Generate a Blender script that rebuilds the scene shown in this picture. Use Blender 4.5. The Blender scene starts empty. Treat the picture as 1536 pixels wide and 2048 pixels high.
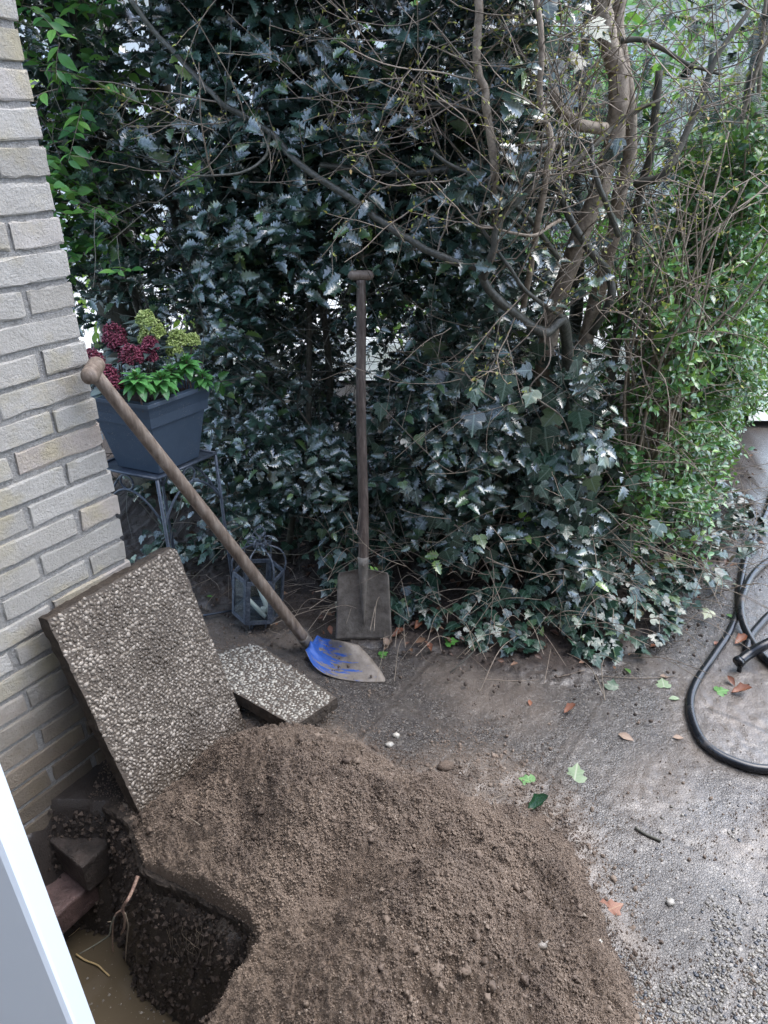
import bpy, math, random
import numpy as np
from mathutils import Vector
random.seed(7); RNG = np.random.default_rng(11)
R = math.radians
S = bpy.context.scene
# ------------------------------------------------------------------ camera
F, CH, PITCH = 1420.0, 1.5, R(28.6)
SP, CP = math.sin(PITCH), math.cos(PITCH)
cam = bpy.data.cameras.new('camera'); co = bpy.data.objects.new('camera', cam)
S.collection.objects.link(co); S.camera = co
co.location = (0, 0, CH); co.rotation_euler = (R(90) - PITCH, 0, 0)
cam.sensor_fit = 'VERTICAL'; cam.sensor_height = 36; cam.lens = 36 * F / 2048
cam.clip_start = 0.02; cam.clip_end = 300
# ------------------------------------------------------------------ sky, sun, exposure
W = bpy.data.worlds.new('World'); S.world = W; W.use_nodes = True
wn = W.node_tree; wn.nodes.clear()
sky = wn.nodes.new('ShaderNodeTexSky'); sky.sky_type = 'NISHITA'; sky.sun_disc = False
SUN_EL, SUN_AZ = R(62), R(70)
sky.sun_elevation = SUN_EL; sky.sun_rotation = SUN_AZ
sky.air_density = 1.0; sky.dust_density = 1.5; sky.ozone_density = 2.0
hsv = wn.nodes.new('ShaderNodeHueSaturation'); hsv.inputs['Saturation'].default_value = 0.8
bg = wn.nodes.new('ShaderNodeBackground'); bg.inputs['Strength'].default_value = 0.15
wo = wn.nodes.new('ShaderNodeOutputWorld')
wn.links.new(sky.outputs[0], hsv.inputs['Color']); wn.links.new(hsv.outputs[0], bg.inputs[0]); wn.links.new(bg.outputs[0], wo.inputs[0])
sl = bpy.data.lights.new('sun', 'SUN'); sl.energy = 0.75; sl.angle = R(55); sl.color = (1, .97, .92)
so = bpy.data.objects.new('sun', sl); S.collection.objects.link(so)
# direction towards the sun: azimuth measured from +Y towards +X
sd = Vector((math.sin(SUN_AZ) * math.cos(SUN_EL), math.cos(SUN_AZ) * math.cos(SUN_EL), math.sin(SUN_EL)))
so.rotation_euler = sd.to_track_quat('Z', 'Y').to_euler(); so.location = (2, 4, 6)
S.view_settings.view_transform = 'Standard'; S.view_settings.look = 'None'
S.view_settings.exposure = 2.15; S.view_settings.gamma = 1
S.render.engine = 'CYCLES'
S.cycles.max_bounces = 5; S.cycles.diffuse_bounces = 3; S.cycles.glossy_bounces = 3; S.cycles.transmission_bounces = 5

# ------------------------------------------------------------------ helpers
def ray(x, y):
    u = (x - 768) / F; v = (y - 1024) / F
    return np.array((u, CP - v * SP, -(SP + v * CP)))
def G(x, y, z=0.0):                       # photo pixel -> point at height z
    d = ray(x, y); return np.array((0, 0, CH)) + d * ((z - CH) / d[2])
def at(x, y, Y):                          # photo pixel -> point at forward distance Y
    d = ray(x, y); return np.array((0, 0, CH)) + d * (Y / d[1])
def nrm(a):
    a = np.asarray(a, float); return a / np.maximum(np.linalg.norm(a, axis=-1, keepdims=True), 1e-9)

class MB:
    def __init__(s): s.v = []; s.f = []; s.n = 0; s.uv = []; s.hasuv = False
    def add(s, v, faces, uv=None):        # faces: list of arrays (m,k)
        v = np.asarray(v, float).reshape(-1, 3); s.v.append(v)
        for a in faces:
            a = np.asarray(a, np.int64)
            if a.size: s.f.append(a + s.n)
        if uv is not None: s.hasuv = True; s.uv.append(np.asarray(uv, float).reshape(-1, 3))
        else: s.uv.append(np.zeros((len(v), 3)))
        s.n += len(v)
    def tube(s, pts, rad, n=6, cap=True):
        P = np.asarray(pts, float); m = len(P)
        r = np.broadcast_to(np.asarray(rad, float), (m,)).copy()
        T = nrm(np.gradient(P, axis=0))
        up = np.array((0, 0, 1.)) if abs(T[0][2]) < .9 else np.array((1., 0, 0))
        X = nrm(np.cross(T[0], up)); Xs = []
        for i in range(m):
            X = X - T[i] * np.dot(X, T[i]); X = nrm(X); Xs.append(X)
        Xs = np.array(Xs); Ys = np.cross(T, Xs)
        a = np.arange(n) * 2 * math.pi / n
        V = P[:, None] + r[:, None, None] * (np.cos(a)[None, :, None] * Xs[:, None] + np.sin(a)[None, :, None] * Ys[:, None])
        i = np.arange(m - 1)[:, None] * n; j = np.arange(n)[None]; k = (j + 1) % n
        q = np.stack([i + j, i + k, i + n + k, i + n + j], -1).reshape(-1, 4)
        V = V.reshape(-1, 3); fs = [q]
        if cap and n > 2:
            V = np.vstack([V, P[0], P[-1]]); c0 = m * n; c1 = c0 + 1; jj = np.arange(n); kk = (jj + 1) % n
            fs += [np.stack([np.full(n, c0), kk, jj], -1), np.stack([np.full(n, c1), (m - 1) * n + jj, (m - 1) * n + kk], -1)]
        s.add(V, fs); return s
    def hexa(s, c):                       # 8 corners: bottom 4 ccw, top 4 ccw
        s.add(c, [[[3, 2, 1, 0], [4, 5, 6, 7], [0, 1, 5, 4], [1, 2, 6, 5], [2, 3, 7, 6], [3, 0, 4, 7]]]); return s
    def box(s, o, ex, ey, ez):            # centre and half-extent vectors
        o, ex, ey, ez = map(lambda q: np.asarray(q, float), (o, ex, ey, ez))
        return s.hexa([o - ex - ey - ez, o + ex - ey - ez, o + ex + ey - ez, o - ex + ey - ez,
                       o - ex - ey + ez, o + ex - ey + ez, o + ex + ey + ez, o - ex + ey + ez])
    def inst(s, tmpl, P, X, Y, Z, Sc):    # many transformed copies of (verts, faces, uv)
        tv, tf, tu = tmpl; k = len(P)
        if k == 0: return s
        Sc = np.asarray(Sc, float)
        if Sc.ndim == 1: Sc = Sc[:, None].repeat(3, 1)
        V = (P[:, None] + tv[None, :, 0:1] * Sc[:, None, 0:1] * X[:, None] + tv[None, :, 1:2] * Sc[:, None, 1:2] * Y[:, None]
             + tv[None, :, 2:3] * Sc[:, None, 2:3] * Z[:, None])
        off = (np.arange(k) * len(tv))[:, None, None]
        s.add(V, [(np.asarray(f)[None] + off).reshape(-1, len(f[0])) for f in tf],
              None if tu is None else np.tile(tu, (k, 1))); return s
    def build(s, name, mat, parent=None, smooth=True, bevel=0, label=None, sub=0):
        me = bpy.data.meshes.new(name)
        if s.v:
            V = np.vstack(s.v); me.vertices.add(len(V)); me.vertices.foreach_set('co', V.ravel().astype(np.float32))
            idx = np.concatenate([a.ravel() for a in s.f]); tot = np.concatenate([np.full(len(a), a.shape[1]) for a in s.f])
            st = np.concatenate([[0], np.cumsum(tot)[:-1]])
            me.loops.add(len(idx)); me.loops.foreach_set('vertex_index', idx.astype(np.int32))
            me.polygons.add(len(tot)); me.polygons.foreach_set('loop_start', st.astype(np.int32)); me.polygons.foreach_set('loop_total', tot.astype(np.int32))
            me.polygons.foreach_set('use_smooth', np.full(len(tot), bool(smooth)))
            me.update(calc_edges=True)
            if s.hasuv:
                at_ = me.attributes.new('luv', 'FLOAT_VECTOR', 'POINT'); at_.data.foreach_set('vector', np.vstack(s.uv).ravel().astype(np.float32))
        o = bpy.data.objects.new(name, me); S.collection.objects.link(o)
        me.materials.append(mat)
        if bevel:
            b = o.modifiers.new('bevel', 'BEVEL'); b.width = bevel; b.segments = 2; b.limit_method = 'ANGLE'
        if sub:
            b = o.modifiers.new('sub', 'SUBSURF'); b.levels = sub; b.render_levels = sub
        if parent is not None:
            o.parent = parent; o.matrix_parent_inverse = parent.matrix_world.inverted() if False else o.matrix_parent_inverse
            o.location = -Vector(parent.location)
        if label: o['label'] = label
        return o
def thing(name, label, cat, loc=(0, 0, 0), group=None):
    o = bpy.data.objects.new(name, None); S.collection.objects.link(o); o.location = tuple(float(q) for q in loc)
    o.empty_display_size = .05; o['label'] = label; o['category'] = cat
    if group: o['group'] = group
    return o
def tag(o, label, cat, group=None, kind=None):
    o['label'] = label; o['category'] = cat
    if group: o['group'] = group
    if kind: o['kind'] = kind
    return o
def spline(pts, n=8):                     # catmull-rom
    P = np.asarray(pts, float); P = np.vstack([2 * P[0] - P[1], P, 2 * P[-1] - P[-2]]); out = []
    for i in range(1, len(P) - 2):
        t = np.linspace(0, 1, n, endpoint=False)[:, None]; a, b, c, d = P[i - 1], P[i], P[i + 1], P[i + 2]
        out.append(.5 * (2 * b + (c - a) * t + (2 * a - 5 * b + 4 * c - d) * t * t + (3 * b - a - 3 * c + d) * t ** 3))
    out.append(P[-2][None]); return np.vstack(out)
def vnoise(x, y, seed=0):
    x = np.asarray(x, float); y = np.asarray(y, float)
    xi = np.floor(x).astype(np.int64); yi = np.floor(y).astype(np.int64); fx = x - xi; fy = y - yi
    fx = fx * fx * (3 - 2 * fx); fy = fy * fy * (3 - 2 * fy)
    def h(a, b):
        q = (a * 374761393 + b * 668265263 + seed * 982451653) & 0xffffffff
        q = ((q ^ (q >> 13)) * 1274126177) & 0xffffffff; q = q ^ (q >> 16)
        return (q & 0xffff) / 65535.0
    return (h(xi, yi) * (1 - fx) + h(xi + 1, yi) * fx) * (1 - fy) + (h(xi, yi + 1) * (1 - fx) + h(xi + 1, yi + 1) * fx) * fy
def fbm(x, y, seed=0, o=4, g=.5):
    a = 1; s = 0; t = 0
    for i in range(o): s = s + a * (vnoise(x, y, seed + i * 17) - .5); t += a; a *= g; x = x * 2.03 + 1.7; y = y * 2.03 + 9.2
    return s / t * 2
def sstep(a, b, x):
    t = np.clip((x - a) / (b - a), 0, 1); return t * t * (3 - 2 * t)

# ------------------------------------------------------------------ materials
class NT:
    def __init__(s, name):
        s.m = bpy.data.materials.new(name); s.m.use_nodes = True; s.t = s.m.node_tree
        s.b = s.t.nodes['Principled BSDF']; s.o = s.t.nodes['Material Output']
    def n(s, ty, **k):
        q = s.t.nodes.new(ty)
        for a, v in k.items():
            if a.startswith('i_'):
                key = a[2:]; key = int(key) if key.isdigit() else key.replace('_', ' ')
                s.set(q.inputs[key], v)
            else: setattr(q, a, v)
        return q
    def set(s, inp, v):
        if isinstance(v, bpy.types.NodeSocket): s.t.links.new(v, inp)
        elif isinstance(v, bpy.types.Node): s.t.links.new(v.outputs[0], inp)
        else:
            if hasattr(inp.default_value, '__len__') and not isinstance(v, (int, float)) and len(v) == 3 and len(inp.default_value) == 4: v = (*v, 1)
            inp.default_value = v
    def co(s): return s.n('ShaderNodeTexCoord').outputs['Object']
    def noise(s, sc, det=4, rough=.5, vec=None, dist=0):
        q = s.n('ShaderNodeTexNoise'); q.inputs['Scale'].default_value = sc; q.inputs['Detail'].default_value = det
        q.inputs['Roughness'].default_value = rough; q.inputs['Distortion'].default_value = dist
        s.set(q.inputs['Vector'], vec if vec is not None else s.co()); return q.outputs[0]
    def ramp(s, f, stops, const=False):
        q = s.n('ShaderNodeValToRGB'); s.set(q.inputs[0], f); e = q.color_ramp.elements
        if const: q.color_ramp.interpolation = 'CONSTANT'
        for i, (p, c) in enumerate(stops):
            c = (c, c, c, 1) if isinstance(c, (int, float)) else (*c, 1)
            if i < 2: e[i].position = p; e[i].color = c
            else: z = e.new(p); z.color = c
        return q.outputs[0]
    def mix(s, f, a, b, mode='MIX'):
        q = s.n('ShaderNodeMix'); q.data_type = 'RGBA'; q.blend_type = mode
        s.set(q.inputs[0], f); s.set(q.inputs[6], a); s.set(q.inputs[7], b); return q.outputs[2]
    def math(s, op, a, b=0.0, clamp=False):
        q = s.n('ShaderNodeMath'); q.operation = op; q.use_clamp = clamp; s.set(q.inputs[0], a); s.set(q.inputs[1], b); return q.outputs[0]
    def bump(s, h, st=.5, d=.01, nn=None):
        q = s.n('ShaderNodeBump'); q.inputs['Strength'].default_value = st; q.inputs['Distance'].default_value = d
        s.set(q.inputs['Height'], h)
        if nn is not None: s.set(q.inputs['Normal'], nn)
        return q.outputs[0]
    def island(s): return s.n('ShaderNodeNewGeometry').outputs['Random Per Island']
    def attr(s, n, out='Fac'): return s.n('ShaderNodeAttribute', attribute_name=n).outputs[out]
    def fin(s, col=None, rough=None, metal=None, normal=None, spec=None, **k):
        for key, v in (('Base Color', col), ('Roughness', rough), ('Metallic', metal), ('Normal', normal), ('Specular IOR Level', spec)):
            if v is not None: s.set(s.b.inputs[key], v)
        for key, v in k.items(): s.set(s.b.inputs[key.replace('_', ' ')], v)
        return s.m

def leaf_mat(name, stops, rough=.3, trans=.0, vein=(.12, .2, .15), vein_amt=.5, speck=0.0, spec=.5, coat=0.0):
    t = NT(name); isl = t.island()
    col = t.ramp(isl, stops)
    luv = t.attr('luv', 'Vector'); sx = t.n('ShaderNodeSeparateXYZ', i_0=luv)
    au = t.math('ABSOLUTE', sx.outputs[0])
    mid = t.math('LESS_THAN', au, .07)
    w = t.math('FRACT', t.math('SUBTRACT', t.math('MULTIPLY', sx.outputs[1], 6.0), t.math('MULTIPLY', au, 1.6)))
    side = t.math('MULTIPLY', t.math('LESS_THAN', w, .13), .45)
    vm = t.math('MULTIPLY', t.math('MAXIMUM', mid, side), vein_amt, True)
    col = t.mix(vm, col, vein)
    n1 = t.noise(26, 2)
    col = t.mix(t.math('MULTIPLY', n1, .5), col, (.5, .5, .5), 'OVERLAY')
    if speck:
        sp = t.ramp(t.noise(420, 2, .6), [(.60, 0.0), (.70, 1.0)])
        col = t.mix(t.math('MULTIPLY', sp, speck), col, (.32, .36, .36))
    bp = t.bump(t.math('ADD', t.math('MULTIPLY', side, -1.0), t.noise(90, 2)), .35, .002)
    r = t.math('ADD', t.math('MULTIPLY', isl, .16), rough - .06)
    t.fin(col, r, 0, bp, spec, Coat_Weight=coat, Coat_Roughness=.13, Coat_IOR=1.9)
    if trans:
        tr = t.n('ShaderNodeBsdfTranslucent'); t.set(tr.inputs[0], t.mix(.5, col, (.35, .5, .05)))
        mx = t.n('ShaderNodeMixShader'); mx.inputs[0].default_value = trans
        t.t.links.new(t.b.outputs[0], mx.inputs[1]); t.t.links.new(tr.outputs[0], mx.inputs[2]); t.t.links.new(mx.outputs[0], t.o.inputs[0])
    return t.m
def bark_mat(name, c1, c2, rough=.7, scale=60, st=.6):
    t = NT(name); n = t.noise(scale, 5, .65); n2 = t.noise(7, 2)
    col = t.mix(t.ramp(n, [(.35, 0.), (.65, 1.)]), c1, c2); col = t.mix(t.math('MULTIPLY', n2, .35), col, (.16, .18, .13))
    return t.fin(col, rough, 0, t.bump(n, st, .004), .4)
M = {}
M['holly'] = leaf_mat('holly_leaf', [(0, (.010, .030, .022)), (.45, (.018, .052, .036)), (.85, (.036, .085, .055)), (.97, (.08, .16, .04)), (1, (.20, .32, .06))], .30, 0, (.09, .15, .11), .5, .35, .8, .8)
M['ivy'] = leaf_mat('ivy_leaf', [(0, (.006, .022, .014)), (.5, (.012, .042, .025)), (.9, (.030, .080, .042)), (.97, (.10, .15, .05)), (1, (.14, .10, .05))], .32, 0, (.16, .24, .19), .50, .3, .5, .3)
M['laurel'] = leaf_mat('laurel_leaf', [(0, (.035, .14, .045)), (.5, (.085, .28, .07)), (1, (.22, .48, .09))], .3, .3, (.10, .2, .07), .5, 0)
M['privet'] = leaf_mat('privet_leaf', [(0, (.025, .095, .035)), (.5, (.06, .20, .055)), (.85, (.13, .33, .07)), (1, (.26, .45, .08))], .3, .22, (.08, .16, .08), .4, .1, .5, .4)
M['farleaf'] = leaf_mat('far_leaf', [(0, (.06, .14, .03)), (1, (.28, .42, .06))], .5, .3, (.2, .3, .08), .3, 0)
M['yew'] = leaf_mat('yew_needle', [(0, (.008, .026, .020)), (1, (.02, .06, .042))], .35, 0, (.03, .06, .04), .2, 0)
M['bark_dark'] = bark_mat('dark_bark', (.020, .018, .016), (.07, .06, .05), .55)
M['bark_wet'] = bark_mat('wet_bark', (.018, .016, .015), (.10, .092, .08), .3, 90)
M['bark_light'] = bark_mat('light_bark', (.17, .12, .085), (.42, .33, .25), .6, 70)
M['bark_old'] = bark_mat('trunk_bark', (.02, .017, .014), (.075, .06, .048), .8, 30, 1.0)
M['twig'] = bark_mat('twig_bark', (.14, .10, .08), (.30, .235, .18), .6, 50)
M['bud'] = leaf_mat('bud_leaf', [(0, (.20, .20, .05)), (.6, (.35, .40, .08)), (1, (.45, .30, .12))], .5, .2, (.4, .4, .1), .2, 0)

# ------------------------------------------------------------------ leaf templates (x across, y along, z normal)
def strip_leaf(ws, fold=.25, droop=.25, spine=0, curl=0):
    n = len(ws); V = []; U = []
    for i, w in enumerate(ws):
        y = i / (n - 1); zc = -droop * y * y
        V += [(-w, y, zc + fold * w + curl * (i % 2)), (0, y, zc), (w, y, zc + fold * w + curl * ((i + 1) % 2))]; U += [(-1, y, 0), (0, y, 0), (1, y, 0)]
    q = [];
    for i in range(n - 1):
        a = 3 * i; q += [(a, a + 1, a + 4, a + 3), (a + 1, a + 2, a + 5, a + 4)]
    return np.array(V, float), [np.array(q)], np.array(U, float)
T_HOLLY = strip_leaf([.02, .13, .30, .17, .34, .19, .33, .17, .25, .11, .12, .0], .45, .28, curl=.014)
T_LAUREL = strip_leaf([.01, .12, .20, .22, .18, .10, 0], .25, .3)
T_PRIVET = strip_leaf([.02, .17, .26, .22, .12, 0], .3, .2)
T_NEEDLE = (np.array([(-.06, 0, 0), (.06, 0, 0), (.05, .8, -.1), (-.05, .8, -.1)]), [np.array([(0, 1, 2, 3)])], None)
T_BUD = strip_leaf([.05, .26, .2, 0], .5, 0)
def ivy_leaf():
    o = [(0, 0), (.22, -.10), (.46, .02), (.56, .30), (.33, .36), (.40, .62), (.20, .68), (0, 1.05)]
    L = o + [(-x, y) for x, y in reversed(o[1:-1])]
    V = [(0, .34, 0)] + [(x, y, -.16 * (x * x * 2 + (y - .34) ** 2) + .10 * abs(x)) for x, y in L]
    U = [(0, .34, 0)] + [(x * 2, y, 0) for x, y in L]
    n = len(L); t = [(0, 1 + (i + 1) % n, 1 + i) for i in range(n)]
    return np.array(V, float), [np.array(t)[:, ::-1]], np.array(U, float)
T_IVY = ivy_leaf()
def put_leaves(mb, tmpl, P, D, N, S_):
    P = np.asarray(P); D = nrm(D); N = np.asarray(N, float)
    X = nrm(np.cross(D, N)); Z = np.cross(X, D)
    mb.inst(tmpl, P, X, D, Z, np.asarray(S_))
def rv(n, s=1.0): return RNG.normal(size=(n, 3)) * s

# ------------------------------------------------------------------ ground with the pit
PIT = np.array([(-.86, 1.225), (-.70, 1.21), (-.62, 1.16), (-.545, 1.04), (-.40, .975), (-.285, .912), (-.245, .86), (-.30, .78), (-.345, .68), (-.38, .50), (-1.3, .50), (-1.32, .55)])
def poly_sd(x, y, P):                    # signed distance, positive inside
    d = np.full(x.shape, 1e9); ins = np.zeros(x.shape, bool); n = len(P)
    for i in range(n):
        a = P[i]; b = P[(i + 1) % n]; e = b - a; wx = x - a[0]; wy = y - a[1]
        t = np.clip((wx * e[0] + wy * e[1]) / (e @ e), 0, 1); d = np.minimum(d, np.hypot(wx - e[0] * t, wy - e[1] * t))
        c = ((a[1] <= y) != (b[1] <= y)); xx = a[0] + (y - a[1]) / (e[1] if abs(e[1]) > 1e-9 else 1e-9) * e[0]
        ins ^= c & (x < xx)
    return np.where(ins, d, -d)
SOIL = np.array([(-1.6, 2.35), (-.75, 2.12), (-.36, 1.93), (.05, 1.83), (.36, 1.70), (.64, 1.68), (.90, 1.90), (1.22, 2.22), (1.68, 2.85), (2.45, 4.2), (4.2, 7.5), (2.6, 8.0), (.8, 4.4), (-3, 4.4)])
WD = np.array((.566, .824)); WNn = np.array((.824, -.566)); WC = np.array((-.644, 1.51))
def axis(lo, hi, st, far):
    a = list(np.arange(lo, hi + 1e-6, st)); s_ = st; x = a[-1]
    while x < far: s_ *= 1.22; x += s_; a.append(x)
    s_ = st; x = lo; pre = []
    while x > -far: s_ *= 1.22; x -= s_; pre.append(x)
    return np.array(pre[::-1] + a)
def grid_mesh(name, xs, ys, Z, mat, attrs, parent=None, keep=None):
    nx, ny = len(xs), len(ys); X, Y = np.meshgrid(xs, ys)
    V = np.stack([X, Y, Z], -1).reshape(-1, 3)
    i, j = np.meshgrid(np.arange(nx - 1), np.arange(ny - 1)); a = (j * nx + i).ravel()
    q = np.stack([a, a + 1, a + nx + 1, a + nx], -1)
    if keep is not None:
        k = keep.ravel(); q = q[k[q].any(1)]
        used = np.unique(q); rm = -np.ones(len(V), int); rm[used] = np.arange(len(used)); V = V[used]; q = rm[q]; attrs = {n_: v.ravel()[used] for n_, v in attrs.items()}
    mb = MB(); mb.add(V, [q]); o = mb.build(name, mat, parent)
    for n_, v in attrs.items():
        at_ = o.data.attributes.new(n_, 'FLOAT', 'POINT'); at_.data.foreach_set('value', np.ascontiguousarray(v.ravel(), dtype=np.float32))
    return o
xs = axis(-1.35, 1.75, .0065, 60); ys = axis(.42, 2.5, .0065, 60)
GX, GY = np.meshgrid(xs, ys)
soil = sstep(-.05, .05, poly_sd(GX, GY, SOIL) + .05 * fbm(GX * 9, GY * 9, 3) + .05 * fbm(GX * 30, GY * 30, 5))
js = GX * WD[0] + GY * WD[1]; jo = GX * WNn[0] + GY * WNn[1]        # paving laid square to the wall
J0s, J0o = G(1105, 1560)[:2] @ WD, G(1105, 1560)[:2] @ WNn
def joint(c, c0, p): q = (c - c0 + 50 * p) % p; return np.minimum(q, p - q)
jd = np.minimum(joint(js, J0s, .5), joint(jo, J0o, .5))
slabid = (np.floor((js - J0s) / .5) * 7 + np.floor((jo - J0o) / .5) * 13)
tone = (slabid * 0.37) % 1.0
def heap_h(x, y):
    g = lambda cx, cy, h, rx, ry, a=0: h * np.exp(-(((x - cx) * math.cos(a) + (y - cy) * math.sin(a)) / rx) ** 2 - ((-(x - cx) * math.sin(a) + (y - cy) * math.cos(a)) / ry) ** 2)
    h = g(-.20, 1.20, .185, .25, .20, R(-20)) + g(.10, .79, .185, .28, .22, R(20)) + g(-.36, 1.33, .08, .14, .15) + g(.14, 1.05, .055, .40, .34) + g(-.44, 1.08, .075, .15, .14) + g(.34, .84, .05, .25, .22) + g(-.36, .95, .03, .12, .08) + g(-.23, .90, .06, .07, .06) + g(-.55, 1.14, .05, .06, .09) + g(-.12, .66, .12, .2, .16)
    h = h - .045 + .026 * fbm(x * 4.5, y * 4.5, 21, 4) - .055 * sstep(.30, .72, x + .10 * fbm(x * 5, y * 5, 4, 3)) - .035 * sstep(1.3, 1.55, y) * sstep(-.3, -.1, x)
    valley = np.exp(-(((y - .95) - (x + .1) * .42) / .05) ** 2) * sstep(.35, -.1, x)
    h = h - .06 * valley * sstep(.0, .10, h)
    h = h + .012 * fbm(x * 15, y * 15, 24, 3) * sstep(.05, .0, np.abs(h))
    return np.where(h > 0, h * (1 - .55 * sstep(.12, .45, x)), h)
hh = heap_h(GX, GY)
mud = np.clip(sstep(-.055, .0, hh + .03 * fbm(GX * 6, GY * 6, 8)) + .75 * sstep(.35, .70, .5 + .5 * fbm(GX * 3.1, GY * 3.1, 31)) * sstep(2.6, 1.4, GY), 0, 1)
clean = np.clip(sstep(1.15, .80, GY) * sstep(.34, .52, GX + .08 * fbm(GX * 9, GY * 9, 44)) * sstep(.42, .60, .5 + .5 * fbm(GX * 5, GY * 5, 77, 3) + .25 * sstep(.95, .75, GY)), 0, 1)
mud = mud * (1 - .9 * clean)
mud = np.clip(mud + .2 * sstep(.03, .0, jd + .02 * fbm(GX * 14, GY * 14, 71)) * sstep(2.2, 1.6, GY), 0, 1) * (1 - soil)
sdp = poly_sd(GX, GY, PIT) + .02 * fbm(GX * 11, GY * 11, 91, 3)
far = sstep(3.2, 5, np.hypot(GX, GY))
Z = .0016 * fbm(GX * 70, GY * 70, 2) - .0015 * sstep(.008, .0, jd) * (1 - soil) + (1 - far) * soil * (.012 + .014 * fbm(GX * 14, GY * 14, 61) + .012 * fbm(GX * 45, GY * 45, 65)) + mud * (1 - soil) * (.004 + .005 * fbm(GX * 40, GY * 40, 15))
pitz = -.05 * sstep(-.002, .006, sdp) - .44 * sstep(.0, .11, sdp - .01) + (.035 * fbm(GX * 16, GY * 16, 19) + .012 * fbm(GX * 60, GY * 60, 12)) * sstep(.01, .04, sdp)
Z = Z + pitz * (sdp > -.002)
t = NT('wet_paving')
co_ = t.co(); sep = t.n('ShaderNodeSeparateXYZ', i_0=co_)
v1 = t.n('ShaderNodeTexVoronoi', i_Scale=150.0, i_Randomness=1.0); t.set(v1.inputs['Vector'], co_)
ve = t.n('ShaderNodeTexVoronoi', feature='DISTANCE_TO_EDGE', i_Scale=150.0, i_Randomness=1.0); t.set(ve.inputs['Vector'], co_)
edge = t.ramp(ve.outputs['Distance'], [(.03, 0.), (.16, 1.)])
pebc = t.ramp(t.n('ShaderNodeSeparateColor', i_0=v1.outputs['Color']).outputs[0], [(0, (.028, .026, .026)), (.45, (.062, .056, .051)), (.75, (.12, .108, .094)), (1, (.28, .26, .23))])
pav = t.mix(edge, (.045, .041, .038), pebc)
a_mud, a_soil, a_clean, a_tone, a_pit = t.attr('mud'), t.attr('soil'), t.attr('clean'), t.attr('tone'), t.attr('pit')
n8 = t.noise(9, 5, .6); n60 = t.noise(120, 4, .7); n3 = t.noise(2.3, 3)
grime = t.mix(t.ramp(n8, [(.3, 0.), (.7, 1.)]), (.026, .021, .018), (.078, .064, .053))
pv = t.mix(t.ramp(a_clean, [(0, .50), (1, .05)]), pav, grime)
mudc = t.mix(n60, (.075, .056, .043), (.17, .135, .105)); mudc = t.mix(t.ramp(n8, [(.35, 0.), (.7, .6)]), mudc, (.21, .17, .135))
mm = t.math('MULTIPLY', a_mud, t.ramp(t.noise(38, 4, .7), [(.25, .55), (.6, 1.)]), True)
col = t.mix(mm, pv, mudc)
soilc = t.mix(t.ramp(n60, [(.3, 0.), (.7, 1.)]), (.022, .016, .013), (.075, .055, .043))
col = t.mix(t.math('MULTIPLY', a_tone, .7), col, (.03, .023, .018)); col = t.mix(a_soil, col, soilc)
pitc = t.mix(n60, (.012, .009, .008), (.045, .034, .028)); col = t.mix(a_pit, col, pitc)
rg = t.mix(a_mud, t.ramp(n8, [(.3, .12), (.7, .32)]), (.6, .6, .6)); rg = t.mix(a_soil, rg, (.75, .75, .75)); rg = t.mix(a_pit, rg, (.8, .8, .8))
hgt = t.math('ADD', t.math('MULTIPLY', edge, .35), t.math('MULTIPLY', n60, .9))
M['ground'] = t.fin(col, rg, 0, t.bump(hgt, .55, .006), .5, Coat_Weight=t.math('MULTIPLY', t.math('SUBTRACT', 1.0, a_soil), t.ramp(t.noise(4, 4, .6), [(.34, .25), (.68, .7)])), Coat_Roughness=.22, Coat_IOR=1.7, Coat_Normal=t.bump(hgt, .22, .004))
ground = grid_mesh('ground', xs, ys, Z, M['ground'], {'mud': mud, 'soil': soil, 'clean': clean, 'tone': sstep(.009, .002, jd + .004 * fbm(GX * 50, GY * 50, 9)) * (1 - soil), 'pit': np.maximum(sstep(.0, .03, sdp), sstep(.27, .20, jo - float(WC @ WNn)) * (GX < -.45) * (GY < 1.62))})
ground['kind'] = 'structure'

# cut paving edge and the earth clinging below it
E = spline([(-.70, 1.215, 0), (-.62, 1.165, 0), (-.548, 1.045, 0), (-.47, 1.005, 0), (-.40, .976, 0), (-.285, .914, 0), (-.243, .862, 0), (-.262, .82, 0)], 14)[:, :2]
En = nrm(np.gradient(E, axis=0)); En = np.stack([En[:, 1], -En[:, 0]], -1) ; kk = np.arange(len(E))
if poly_sd(E[30:31, 0] + En[30:31, 0] * .02, E[30:31, 1] + En[30:31, 1] * .02, PIT)[0] < 0: En = -En
pr = [(-.035, .003), (.010, .003), (.014, -.004), (.013, -.026), (.010, -.048), (-.05, -.052)]; V = []
for j_, (o_, z_) in enumerate(pr):
    jit = .004 * fbm(kk * .35, np.full(len(kk), j_ * 2.3), 3, 3) + .0015 * RNG.normal(size=len(kk)) if 0 < j_ < 5 else 0 * kk
    V.append(np.stack([E[:, 0] + En[:, 0] * (o_ + jit), E[:, 1] + En[:, 1] * (o_ + jit), z_ + jit * .5], -1))
nE = len(E); V = np.concatenate(V); q = np.array([(a * nE + i, a * nE + i + 1, (a + 1) * nE + i + 1, (a + 1) * nE + i) for a in range(len(pr) - 1) for i in range(nE - 1)])
t = NT('cut_paving'); M['cut'] = t.fin(t.mix(t.ramp(t.noise(90, 4, .7), [(.35, 0.), (.7, 1.)]), (.018, .014, .012), (.075, .06, .048)), .75, 0, t.bump(t.noise(120, 4, .7), .8, .006), .3)
ce = MB(); ce.add(V, [q]); ce = ce.build('paving_edge', M['cut'], None, False); ce['kind'] = 'structure'
sel = np.argwhere((sdp > .004) & (sdp < .17) & (Z > -.42) & (GX > -.85) & (GX < -.1) & (GY > .5)); sel = sel[RNG.integers(0, len(sel), 9000)]
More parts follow.
